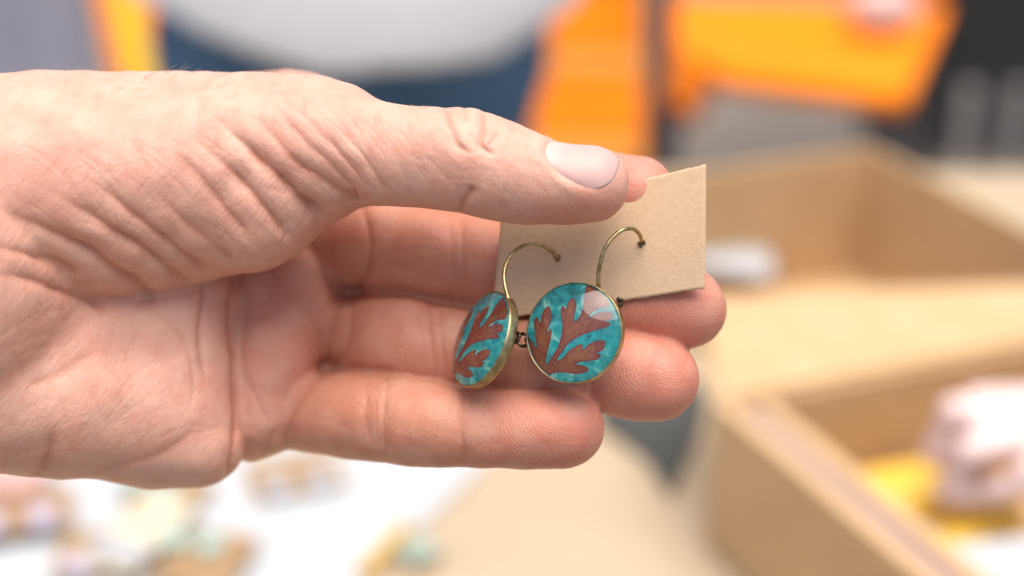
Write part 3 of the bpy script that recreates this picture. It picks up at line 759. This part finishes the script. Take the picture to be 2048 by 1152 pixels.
# table
tb = empty('market_table', (0.2, 0.8, 0.0)); tag(tb, 'pale wooden market table carrying the cards and cardboard boxes', 'table')
link('table_top', bm_mesh('table_top', box_bm((-0.75, 0.28, TZ - 0.03), (1.25, 1.22, TZ), 0.004)), WOOD, tb, smooth=False)
for x in (-0.68, 1.18):
    for y in (0.35, 1.15):
        link('leg', bm_mesh('leg', box_bm((x - 0.03, y - 0.03, 0), (x + 0.03, y + 0.03, TZ - 0.0305), 0.004)), WOOD, tb, smooth=False)
# white board on the table with the slanted right edge
q = [on_z(1010, 900, TZ), on_z(1090, 700, TZ), on_z(-400, 620, TZ), on_z(-500, 1300, TZ), on_z(640, 1300, TZ), on_z(745, 1152, TZ)]
brd = link('display_cloth', bm_mesh('display_cloth', slab([p + np.array([0, 0, 0.004]) for p in q], 0.0038, (0, 0, 1))), WHITE, smooth=False)
tag(brd, 'white display cloth on the table under the hand', 'cloth')

# ------------------------------------------------------------------ cartons
def wall(name, a, b, z0, z1, t, root, mat=CARTON):
    """upright board from a to b (plan), thickness t to the left of a->b"""
    a = Vector((a[0], a[1])); b = Vector((b[0], b[1])); d = (b - a).normalized(); n = Vector((-d.y, d.x)) * t
    pts = [(a.x, a.y, z0), (b.x, b.y, z0), (b.x, b.y, z1), (a.x, a.y, z1)]
    return link(name, bm_mesh(name, slab(pts, t, (-n.x / t, -n.y / t, 0))), mat, root, smooth=False)
RZ = 0.845
A = on_z(1430, 806, RZ); Bq = on_z(1850, 1165, RZ); Cq = on_z(2130, 672, RZ)
A2, B2, C2_ = (np.array([p[0], p[1]]) for p in (A, Bq, Cq))
near = empty('cardboard_box', (*((B2 + C2_) / 2), TZ)); tag(near, 'open cardboard box with yellow packets inside, its back flap folded out', 'box')
dR = (C2_ - A2); dR /= np.linalg.norm(dR); dN = (B2 - A2); LN = np.linalg.norm(dN); dN /= LN
Wd = 0.30
Dq = A2 + dR * Wd; Eq = A2 + dN * (LN + 0.02); Gq = Eq + dR * Wd
T = 0.004
wall('wall', A2, Eq, TZ + 0.001, RZ, 0.009, near)
wall('wall', Dq, A2, TZ + 0.001, RZ - 0.0015, T, near)
wall('wall', Gq, Dq, TZ + 0.001, RZ, T, near)
wall('wall', Eq, Gq, TZ + 0.001, RZ - 0.0015, T, near)
fl = [(*A2, TZ + 0.006), (*Eq, TZ + 0.006), (*Gq, TZ + 0.006), (*Dq, TZ + 0.006)]
link('base', bm_mesh('base', slab(fl, 0.004, (0, 0, 1))), CARTON, near, smooth=False)
# flap of the back wall, folded outward
out = -dN
F1 = on_z(1395, 592, RZ + .012)[:2]; F2 = on_z(2200, 562, RZ + .012)[:2]
link('flap', bm_mesh('flap', slab([(*(A2 + dR * .004), RZ + 0.002), (*(Dq - dR * .004), RZ + 0.002), (*F2, RZ + 0.012), (*F1, RZ + 0.012)], T, None)), CARTON, near, smooth=False)
# inner liner edge along the left rim
LILAC = plain('lilac_paper', (0.27, 0.185, 0.185), (0.32, 0.225, 0.225), 40, 0.8)
inn = dR * 0.0095
wall('liner', A2 + inn + dN * 0.006, Eq + inn - dN * 0.01, TZ + 0.007, RZ - 0.005, 0.012, near, LILAC)
inn = dR * 0.022
wall('divider', A2 + inn + dN * 0.006, Eq + inn - dN * 0.01, TZ + 0.007, RZ - 0.003, 0.010, near)

# far carton
RZ2 = 0.86
K = on_z(1750, 292, RZ2); Lf = on_z(1330, 352, RZ2); Rt_ = on_z(2200, 525, RZ2)
K2, L2, R2 = (np.array([p[0], p[1]]) for p in (K, Lf, Rt_))
far = empty('cardboard_box', (*K2, TZ)); tag(far, 'empty looking cardboard box behind the other box, by the grey fence', 'box')
O2 = L2 + (R2 - K2)
wall('wall', K2, L2, TZ + 0.001, RZ2, T, far); wall('wall', R2, K2, TZ + 0.001, RZ2 - 0.0015, T, far)
link('base', bm_mesh('base', slab([(*K2, TZ + 0.006), (*L2, TZ + 0.006), (*O2, TZ + 0.006), (*R2, TZ + 0.006)], 0.004, (0, 0, 1))), CARTON, far, smooth=False)
wall('wall', L2, O2, TZ + 0.001, TZ + 0.03, T, far); wall('wall', O2, R2, TZ + 0.001, TZ + 0.03, T, far)

# yellow packets in the near box
YEL = plain('yellow_plastic', (0.80, 0.50, 0.05), (0.85, 0.56, 0.09), 30, 0.4)
def pouch(name, c, L, Wd_, H, rz, tilt, mat, label, cat, group=None):
    b = bmesh.new(); n = 12
    vt = {}
    for s in (1, -1):
        for i in range(n + 1):
            for j in range(n + 1):
                u, v = -1 + 2 * i / n, -1 + 2 * j / n
                if s == -1 and (i in (0, n) or j in (0, n)): vt[(s, i, j)] = vt[(1, i, j)]; continue
                hgt = (1 - u ** 4) ** .5 * (1 - v ** 4) ** .5
                vt[(s, i, j)] = b.verts.new((u * L / 2, v * Wd_ / 2, H / 2 * hgt * s))
    for s in (1, -1):
        for i in range(n):
            for j in range(n):
                f = [vt[(s, i, j)], vt[(s, i + 1, j)], vt[(s, i + 1, j + 1)], vt[(s, i, j + 1)]]
                b.faces.new(f if s == 1 else f[::-1])
    b.transform(Matrix.Translation(Vector(c)) @ Matrix.Rotation(rz, 4, 'Z') @ Matrix.Rotation(tilt, 4, 'Y'))
    return tag(link(name, bm_mesh(name, b), mat), label, cat, group)
p1 = on_z(1800, 1000, TZ + 0.035)
pouch('packet', p1, 0.065, 0.045, 0.03, R(12), R(-4), YEL, 'yellow packet lying at the back of the near box', 'packet', 'yellow packets in the box')
p2 = on_z(1945, 1068, TZ + 0.045)
pouch('packet', p2, 0.07, 0.024, 0.02, R(38), R(-6), YEL, 'narrow yellow packet lying aslant under the reaching hand', 'packet', 'yellow packets in the box')
p3 = on_z(1990, 1170, TZ + 0.06)
pouch('paper_wad', p3, 0.11, 0.05, 0.03, R(10), 0, WHITE, 'white paper wad in the near box corner, below the yellow packets', 'paper')
p4 = on_z(1840, 1060, TZ + 0.02)
pouch('tissue_paper', p4, 0.10, 0.05, 0.03, R(24), 0, plain('cream_paper', (0.70, 0.56, 0.36), (0.76, 0.63, 0.44), 40, 0.8), 'cream tissue paper between the two yellow packets', 'paper')
# white sheet in the far box
p5 = on_z(1455, 520, TZ + 0.04)
pouch('paper_sheet', p5, 0.07, 0.045, 0.008, R(-8), R(4), WHITE, 'white folded paper inside the far cardboard box', 'paper')

# ------------------------------------------------------------------ reaching hand (another person)
def reach_sdf_factory():
    c = on_z(2022, 855, TZ + 0.10)
    SC = .80
    def L(x, y, z): return c + SC * np.array([x, y, z])
    seg = [(L(.055, .012, .016), L(.004, .014, .006), .015, .012), (L(.055, -.012, .014), L(.004, -.014, .0), .015, .012), (L(.055, 0.0, .014), L(.12, -.02, .05), .022, .026), (L(.12, -.02, .05), L(.40, -.10, .17), .027, .042)]
    fg = []
    for k, (y, r, kx) in enumerate(((.028, .0092, -.012), (.010, .0098, -.034), (-.009, .0094, -.020), (-.026, .0082, -.036))):
        fg.append(((L(.006, y * .85, .006), L(kx, y * 1.1, .001 + .004 * (k == 1)), r * 1.08, r), (L(kx, y * 1.1, .001 + .004 * (k == 1)), L(kx - .008, y, -.024 - .003 * k), r * .97, r * .88), (L(kx - .008, y, -.024 - .003 * k), L(kx + .008, y, -.038), r * .88, r * .78)))
    th = ((L(.03, -.022, .004), L(.002, -.040, -.010), .012, .0095), (L(.002, -.040, -.010), L(-.018, -.034, -.028), .0093, .0075))
    seg = [(a, b, p * SC, q * SC) for a, b, p, q in seg]; fg = [tuple((a, b, p * SC, q * SC) for a, b, p, q in f) for f in fg]; th = tuple((a, b, p * SC, q * SC) for a, b, p, q in th)
    def fn(P):
        d = None
        for a, b, ra, rb in seg:
            q = cap(P, a, b, ra, rb); d = q if d is None else smin(d, q, .008)
        for f in fg:
            e = None
            for a, b, ra, rb in f: q = cap(P, a, b, ra, rb); e = q if e is None else smin(e, q, .003)
            d = smin(d, e, .0045)
        e = None
        for a, b, ra, rb in th: q = cap(P, a, b, ra, rb); e = q if e is None else smin(e, q, .003)
        return smin(d, e, .006)
    return fn, c
fn, c = reach_sdf_factory()
Vr, Fr = sdf_mesh('reach', fn, c - [.06, .18, .07], c + [.46, .09, .24], .0036, sub=1)
SKIN2 = skin_material('skin_pale', False)
rh = link('hand', mesh_np('reaching_hand', Vr, Fr), SKIN2)
tag(rh, 'pale blurred hand reaching down into the near cardboard box over the yellow packets', 'hand')
slv = tube_mesh('sleeve', [c + np.array([.24, -.045, .095]), c + np.array([.33, -.075, .138]), c + np.array([.62, -.16, .26])], [.050, .056, .065], 32)
link('sleeve', slv, WHITE, rh)

# ------------------------------------------------------------------ small cards on the white cloth
CARDM = plain('tan_card', (0.29, 0.17, 0.075), (0.37, 0.235, 0.12), 60, 0.8)
GREEN = plain('green_glass', (0.30, 0.43, 0.37), (0.36, 0.48, 0.42), 80, 0.3)
LIL = plain('lilac_glass', (0.48, 0.42, 0.54), (0.55, 0.49, 0.60), 80, 0.3)
GREY = plain('grey_metal', (0.38, 0.39, 0.42), (0.46, 0.47, 0.50), 80, 0.3)
CREAM = plain('cream_card', (0.52, 0.46, 0.32), (0.58, 0.52, 0.38), 60, 0.8)
CZ = [0.0]
def table_card(px, py, w_, h_, rz, mat, gem, label, g_off=(0, -0.3)):
    p = on_z(px, py, TZ + 0.005); w_ *= 1.15; h_ *= 1.15; CZ[0] += 0.0018; root = empty('jewellery_card', (p[0], p[1], TZ + 0.0045 + CZ[0]), rz)
    tag(root, label, 'card', 'jewellery cards on the white cloth')
    o = link('card', bm_mesh('card', box_bm((-w_ / 2, -h_ / 2, 0), (w_ / 2, h_ / 2, 0.0012))), mat, root, world=False, smooth=False)
    prof = [(0, 0.0013), (.0085, .0013), (.009, .003), (.0085, .0045), (.006, .0062), (0, .007)]
    for s in (-1, 1):
        b = lathe_bm(prof, 24); b.transform(Matrix.Translation((s * w_ * .24 + g_off[0] * w_, g_off[1] * h_, 0)))
        link('gem', bm_mesh('gem', b), gem, root, world=False)
    return root
table_card(590, 955, .048, .036, R(20), CARDM, GREY, 'tan jewellery card with grey gems just below the little finger side of the palm')
table_card(340, 1000, .036, .034, R(-25), CARDM, GREEN, 'tan jewellery card with green gems below the heel of the palm', (-.35, 0))
table_card(215, 1120, .046, .036, R(8), CARDM, LIL, 'tan jewellery card with lilac gems at the bottom edge of the picture')
table_card(415, 1140, .038, .044, R(-14), CARDM, GREEN, 'tan jewellery card with green gems at the bottom edge, right of the lilac gem card', (-.3, .2))
table_card(40, 1050, .052, .034, R(15), CARDM, LIL, 'tan jewellery card with lilac gems at the left edge of the picture')
table_card(285, 1095, .030, .060, R(-20), CREAM, GREY, 'cream jewellery card with grey gems lying between the tan cards')
RED = plain('red_velvet', (0.52, 0.30, 0.25), (0.58, 0.36, 0.31), 60, 0.9)
pouch('velvet_pouch', on_z(-10, 975, TZ + 0.016), .06, .03, .022, R(10), 0, RED, 'salmon red pouch on the white cloth below the wrist', 'pouch')
# ruler-like strip and green tag beside the cloth edge
e_a = on_z(815, 1075, TZ); e_b = on_z(725, 1170, TZ)
d = (e_b - e_a); d /= np.linalg.norm(d); nrm = np.array([-d[1], d[0], 0])
OCH = plain('ochre_wood', (0.55, 0.33, 0.05), (0.66, 0.42, 0.10), 40, 0.5)
st = link('wooden_stick', bm_mesh('wooden_stick', slab([e_a + nrm * .003 + [0, 0, .010], e_b + nrm * .003 + [0, 0, .010], e_b - nrm * .004 + [0, 0, .010], e_a - nrm * .004 + [0, 0, .010]], .0055, (0, 0, 1))), OCH, smooth=False)
tag(st, 'thin ochre wooden stick along the slanted edge of the white cloth', 'stick')
pouch('green_tag', on_z(838, 1100, TZ + 0.008), .022, .018, .006, R(30), 0, plain('green_felt', (0.30, 0.37, 0.30), (0.35, 0.42, 0.35), 60, .9), 'pale green tag on the table beside the ochre stick', 'tag')
# flat dark slab standing in for the shaded gap beside the near box
DARK = plain('gap_shade', (0.045, 0.047, 0.042), (0.065, 0.066, 0.06), 50, 0.8)
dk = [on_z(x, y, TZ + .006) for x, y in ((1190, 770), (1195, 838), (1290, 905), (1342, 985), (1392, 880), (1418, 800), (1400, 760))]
tag(link('shade_wedge', bm_mesh('shade_wedge', slab(dk[::1], .005, (0, 0, 1), .0012)), DARK, smooth=False), 'flat dark slab standing in for the shaded gap between the fingertips and the near cardboard box', 'cloth')

# ------------------------------------------------------------------ standing person
PY = 1.47; PX = on_y(705, 60, PY)[0]
def body_fn(segs, k):
    def fn(P):
        d = None
        for a, b, ra, rb, sy in segs:
            Q = P - np.array([PX, PY, 0]); Q = Q * np.array([1, 1 / sy, 1]); a_ = np.array(a) * [1, 1 / sy, 1]; b_ = np.array(b) * [1, 1 / sy, 1]
            q = cap(Q, a_, b_, ra, rb) * min(1, sy); d = q if d is None else smin(d, q, k)
        return d
    return fn
person = empty('person', (PX, PY, 0)); tag(person, 'person standing across the table in a white shirt and blue jeans', 'person')
skin_segs = [((0, 0, 1.40), (0, 0.01, 1.52), .052, .050, 1), ((0, -.01, 1.60), (0, -.005, 1.66), .072, .080, 1.15), ((0, -.03, 1.545), (0, -.02, 1.60), .045, .06, 1.1), ((0, -.095, 1.605), (0, -.10, 1.59), .012, .015, 1)]
for s in (-1, 1):
    skin_segs += [((s * .19, 0.02, 1.38), (s * .29, .03, 1.14), .048, .042, 1), ((s * .29, .03, 1.14), (s * .13, -.22, 1.20), .041, .028, 1), ((s * .13, -.22, 1.20), (s * .06, -.27, 1.21), .030, .033, 1), ((s * .08, -.0, 1.60), (s * .083, 0, 1.64), .012, .014, 1)]
    for k in range(4): skin_segs.append(((s * .05, -.28, 1.235 - .018 * k), (s * .0 - s * .012, -.30 - .006 * (k in (1, 2)), 1.24 - .02 * k), .009, .007, 1))
    skin_segs.append(((s * .08, -.26, 1.24), (s * .03, -.26, 1.27), .012, .009, 1))
skin_segs += [((0, 0, 1.15), (0, 0, 1.38), .10, .11, .7)]
fnb = body_fn(skin_segs, .02)
Vb, Fb = sdf_mesh('body', fnb, (PX - .40, PY - .33, 1.0), (PX + .40, PY + .18, 1.80), .016, sub=1)
link('body', mesh_np('body', Vb, Fb), SKIN2, person)
shirt_segs = [((0, -.045, .87), (0, -.01, 1.10), .205, .18, .72), ((0, -.01, 1.10), (0, 0, 1.34), .18, .155, .66), ((-.15, 0, 1.38), (.15, 0, 1.38), .075, .075, .9), ((-.13, -.03, .90), (.13, -.03, .90), .12, .12, .85)]
for s in (-1, 1): shirt_segs.append(((s * .18, .02, 1.38), (s * .27, .05, 1.20), .066, .062, 1))
fs0 = body_fn(shirt_segs, .05)
def fs(P):   # open hem, drooping in the middle
    x = P[:, 0] - PX; hem = 0.815 + 0.008 * np.clip(x / 0.21, -1.3, 1.3) ** 2 + 0.008 * np.sin(14 * x + 1) + np.where(x < -0.01, 0.36 * (-x - 0.01), 0) + np.where(x > .15, .5 * (x - .15), 0)
    cut = hem - P[:, 2]; return np.maximum(fs0(P), cut)
Vs, Fs = sdf_mesh('shirt', fs, (PX - .42, PY - .30, .70), (PX + .42, PY + .26, 1.50), .016, sub=1)
SHIRT = plain('white_shirt', (0.82, 0.845, 0.88), (0.86, 0.88, 0.91), 20, 0.85, 0.002)
link('shirt', mesh_np('shirt', Vs, Fs), SHIRT, person)
jean_segs = [((-.09, -.02, .80), (.09, -.02, .80), .118, .118, .9)]
for s in (-1, 1): jean_segs += [((s * .095, -.01, .78), (s * .105, -.01, .45), .098, .068, 1), ((s * .105, -.01, .45), (s * .11, .02, .10), .066, .058, 1)]
fj = body_fn(jean_segs, .03)
Vj, Fj = sdf_mesh('jeans', fj, (PX - .34, PY - .22, .02), (PX + .34, PY + .20, 1.0), .016, sub=1)
DENIM = plain('denim', (0.075, 0.155, 0.255), (0.11, 0.21, 0.33), 30, 0.85, 0.0006)
link('jeans', mesh_np('jeans', Vj, Fj), DENIM, person)
HAIR = plain('brown_hair', (0.05, 0.03, 0.02), (0.09, 0.055, 0.035), 90, 0.5)
hair = body_fn([((0, .02, 1.66), (0, .03, 1.70), .092, .090, 1.15), ((0, .05, 1.56), (0, .05, 1.66), .075, .09, 1)], .03)
Vh, Fh = sdf_mesh('hair', lambda P: np.maximum(hair(P), -(P[:, 1] - PY + .055 - np.clip(P[:, 2] - 1.70, 0, .1))), (PX - .13, PY - .14, 1.45), (PX + .13, PY + .19, 1.82), .012, sub=1)
link('hair', mesh_np('hair', Vh, Fh), HAIR, person)
SHOE = plain('shoe_leather', (0.03, 0.025, 0.02), (0.05, 0.04, 0.03), 60, .5)
for s in (-1, 1):
    sh = body_fn([((s * .11, .05, .045), (s * .12, -.14, .035), .047, .040, 1)], .01)
    Vq, Fq = sdf_mesh('shoe', lambda P: np.maximum(sh(P), .002 - P[:, 2]), (PX + s * .115 - .08, PY - .22, -.01), (PX + s * .115 + .08, PY + .14, .12), .010, sub=1)
    link('shoe', mesh_np('shoe', Vq, Fq), SHOE, person)

# ------------------------------------------------------------------ orange crates behind
ORANGE = plain('orange_plastic', (0.93, 0.225, 0.002), (0.95, 0.25, 0.004), 20, 0.75, Specular_IOR_Level=0.15)
ORANGE2 = plain('yellow_orange_plastic', (0.90, 0.225, 0.004), (0.93, 0.255, 0.006), 20, 0.7, Specular_IOR_Level=0.2)
PALE_OR = plain('faded_orange', (0.86, 0.30, 0.045), (0.89, 0.33, 0.06), 20, 0.75, Specular_IOR_Level=0.15)
dc = empty('deck_chair', (*on_y(1175, 200, 2.4)[:2], 0)); tag(dc, 'orange slatted deck chair leaning back behind the thumb, next to the blue jeans', 'deck chair')
Y0, Z0 = 2.15, on_y(1175, 335, 2.15)[2]
def on_back(px, py, lift=0.0):
    d = ray(px, py); n = np.array([0, -.83, .5577]); p0 = np.array([0, Y0, Z0]) + n * lift
    return CAM + d * (((p0 - CAM) @ n) / (d @ n))
nb_ = (0, -.83, .5577)
for top_, bot_, mt_ in ((-250, -152, ORANGE), (-146, -32, ORANGE), (-26, 94, ORANGE), (98, 148, PALE_OR), (152, 268, ORANGE), (272, 330, PALE_OR)):
    link('slat', bm_mesh('slat', slab([on_back(1064, bot_), on_back(1288, bot_), on_back(1288, top_), on_back(1064, top_)], .018, nb_, .003)), mt_, dc, smooth=False)
for px_ in (1085, 1265):
    r0 = on_back(px_, 420, -.032); r1 = on_back(px_, -270, -.032)
    link('rail', tube_mesh('rail', np.linspace(r0, r1, 6), .013, 16), ORANGE, dc)
    link('leg', tube_mesh('leg', np.linspace(r0, [r0[0], r0[1] - .25, 0.0], 6), .013, 16), ORANGE, dc)
    link('leg', tube_mesh('leg', np.linspace(r1 * .35 + r0 * .65, [r0[0], r0[1] + .45, 0.0], 6), .013, 16), ORANGE, dc)
# dark post beside the crates
POST = plain('dark_blue_metal', (0.05, 0.055, 0.075), (0.08, 0.085, 0.11), 30, 0.5)
px0 = on_y(1300, 150, 2.25)[0]; px1 = on_y(1345, 150, 2.25)[0]
po = empty('post', ((px0 + px1) / 2, 2.28, 0)); tag(po, 'dark blue grey metal post between the orange deck chair and the orange plastic chair', 'post')
link('shaft', bm_mesh('shaft', box_bm((px0, 2.25, .0135), (px1, 2.30, 1.6), .006)), POST, po, smooth=False)
link('foot_plate', bm_mesh('foot_plate', box_bm((px0 - .04, 2.21, .001), (px1 + .04, 2.34, .012), .003)), POST, po, smooth=False)

# ------------------------------------------------------------------ orange chair
SZ = 0.46
s = [on_z(1440, 150, SZ), on_z(1815, 196, SZ), on_z(1895, 10, SZ), on_z(1345, -10, SZ), on_z(1335, 70, SZ)]
chair = empty('chair', (*np.mean(s, 0)[:2], 0)); tag(chair, 'orange plastic chair behind the cardboard boxes with a pale bundle on its seat', 'chair')
link('seat', bm_mesh('seat', slab(s, .03, (0, 0, 1), .006)), ORANGE2, chair, smooth=False)
def chair_leg(top, bot, w0, w1, mat=ORANGE2):
    P = np.linspace(top, bot, 8); return link('leg', tube_mesh('leg', P, np.linspace(w0, w1, 8), 20), mat, chair)
l0 = on_z(1395, 110, SZ - .01); l1 = on_y(1345, 225, l0[1] - .05)
chair_leg(l0, l1, .045, .05)
DK = plain('dark_metal', (0.05, 0.05, 0.055), (0.08, 0.08, 0.085), 30, .5)
for p in (s[1], s[2], s[3]):
    c0 = np.mean(s, 0); q0 = p + (c0 - p) * .1; chair_leg(np.array([q0[0], q0[1], SZ - .031]), np.array([p[0], p[1], .0]), .016, .014, DK)
chair_leg(l1 + [0, 0, .0], np.array([l1[0], l1[1], 0]), .016, .014, DK)
bk0, bk1 = s[3] + [0, .03, .02], s[2] + [0, .03, .02]
link('backrest', bm_mesh('backrest', slab([bk0, bk1, bk1 + np.array([0, .12, .40]), bk0 + np.array([0, .12, .40])], .025, None, .006)), ORANGE2, chair, smooth=False)
pouch('bundle', on_z(1765, 15, SZ + .05), .12, .10, .08, R(20), 0, plain('pink_cloth', (0.62, 0.48, 0.44), (0.70, 0.56, 0.52), 30, .9), 'pale pink cloth bundle lying on the orange chair seat', 'bundle')

# ------------------------------------------------------------------ slanted orange board on the left
ob = empty('orange_board', (*on_y(265, 80, 1.9)[:2], 0)); tag(ob, 'slanted orange board with a yellow stripe left of the blue jeans', 'board')
a0, a1, b0, b1 = on_y(178, -60, 2.0), on_y(285, -60, 2.0), on_y(232, 175, 1.9), on_y(340, 175, 1.9)
ext = lambda t, b: b + (b - t) * (b[2] / (t[2] - b[2]))
a0e, a1e = ext(a0, b0), ext(a1, b1)
link('plank', bm_mesh('plank', slab([a0, a1, a1e, a0e], .03, (0, -1, .05), .004)), ORANGE, ob, smooth=False)
mid = lambda p, q, t: p + (q - p) * t
yo = np.array([0, -.004, 0])
link('stripe', bm_mesh('stripe', slab([mid(a0, a1, .36) + yo, mid(a0, a1, .74) + yo, mid(a0e, a1e, .74) + yo, mid(a0e, a1e, .36) + yo], .0035, (0, -1, .05))), plain('yellow_paint', (0.86, 0.55, 0.01), (0.9, 0.6, 0.02), 20, .5), ob, smooth=False)

# grey lilac draped stall at far left
dr = empty('draped_stall', (-.95, 2.6, 0)); tag(dr, 'grey lilac cloth covered stall at the far left behind the wrist', 'stall')
LG = plain('lilac_cloth', (0.62, 0.62, 0.71), (0.70, 0.68, 0.74), 5, .9)
b = bmesh.new(); xs = np.linspace(-1.6, on_y(195, 60, 2.3)[0], 80); cols = []
for x in xs:
    yy = 2.3 + .012 * math.sin(x * 60) + .008 * math.sin(x * 137); cols.append([b.verts.new((x, yy - .06 * (1 - t), .02 + 1.0 * t)) for t in np.linspace(0, 1, 12)])
for A_, B_ in zip(cols, cols[1:]):
    for i in range(11): b.faces.new((A_[i], B_[i], B_[i + 1], A_[i + 1]))
ex_ = bmesh.ops.solidify(b, geom=b.faces[:], thickness=.004)
link('drape', bm_mesh('drape', b), LG, dr)
link('stall_top', bm_mesh('stall_top', box_bm((-1.6, 2.34, .98), (xs[-1], 3.0, 1.03), .004)), LG, dr, smooth=False)

# ------------------------------------------------------------------ grey fence at the right
fy = 3.1
fn_ = empty('fence', (on_y(1950, 200, fy)[0] + .3, fy, 0)); tag(fn_, 'grey slatted fence with a dark back panel at the far right behind the boxes', 'fence')
SL = plain('weathered_slat', (0.36, 0.345, 0.32), (0.48, 0.46, 0.43), 20, .85)
DP = plain('dark_panel', (0.022, 0.022, 0.022), (0.04, 0.038, 0.036), 20, .8)
xr0 = on_y(1770, 300, fy)[0]; zt_ = on_y(1900, 175, fy)[2]
link('panel', bm_mesh('panel', box_bm((xr0, fy + .02, .0), (xr0 + 1.1, fy + .04, 1.35), .003)), DP, fn_, smooth=False)
for px in (1835, 1925, 2020, 2110, 2200, 2290, 2380):
    x = on_y(px, 300, fy)[0]
    link('slat', bm_mesh('slat', box_bm((x - .020, fy - .004, .0), (x + .020, fy + .019, zt_), .003)), SL, fn_, smooth=False)
xf = on_y(1775, 200, fy)[0]
link('frame_post', bm_mesh('frame_post', box_bm((xf - .05, fy - .02, 0), (xf - .003, fy + .035, 1.4), .004)), plain('slate_metal', (0.11, 0.11, 0.12), (0.15, 0.15, 0.155), 20, .6), fn_, smooth=False)
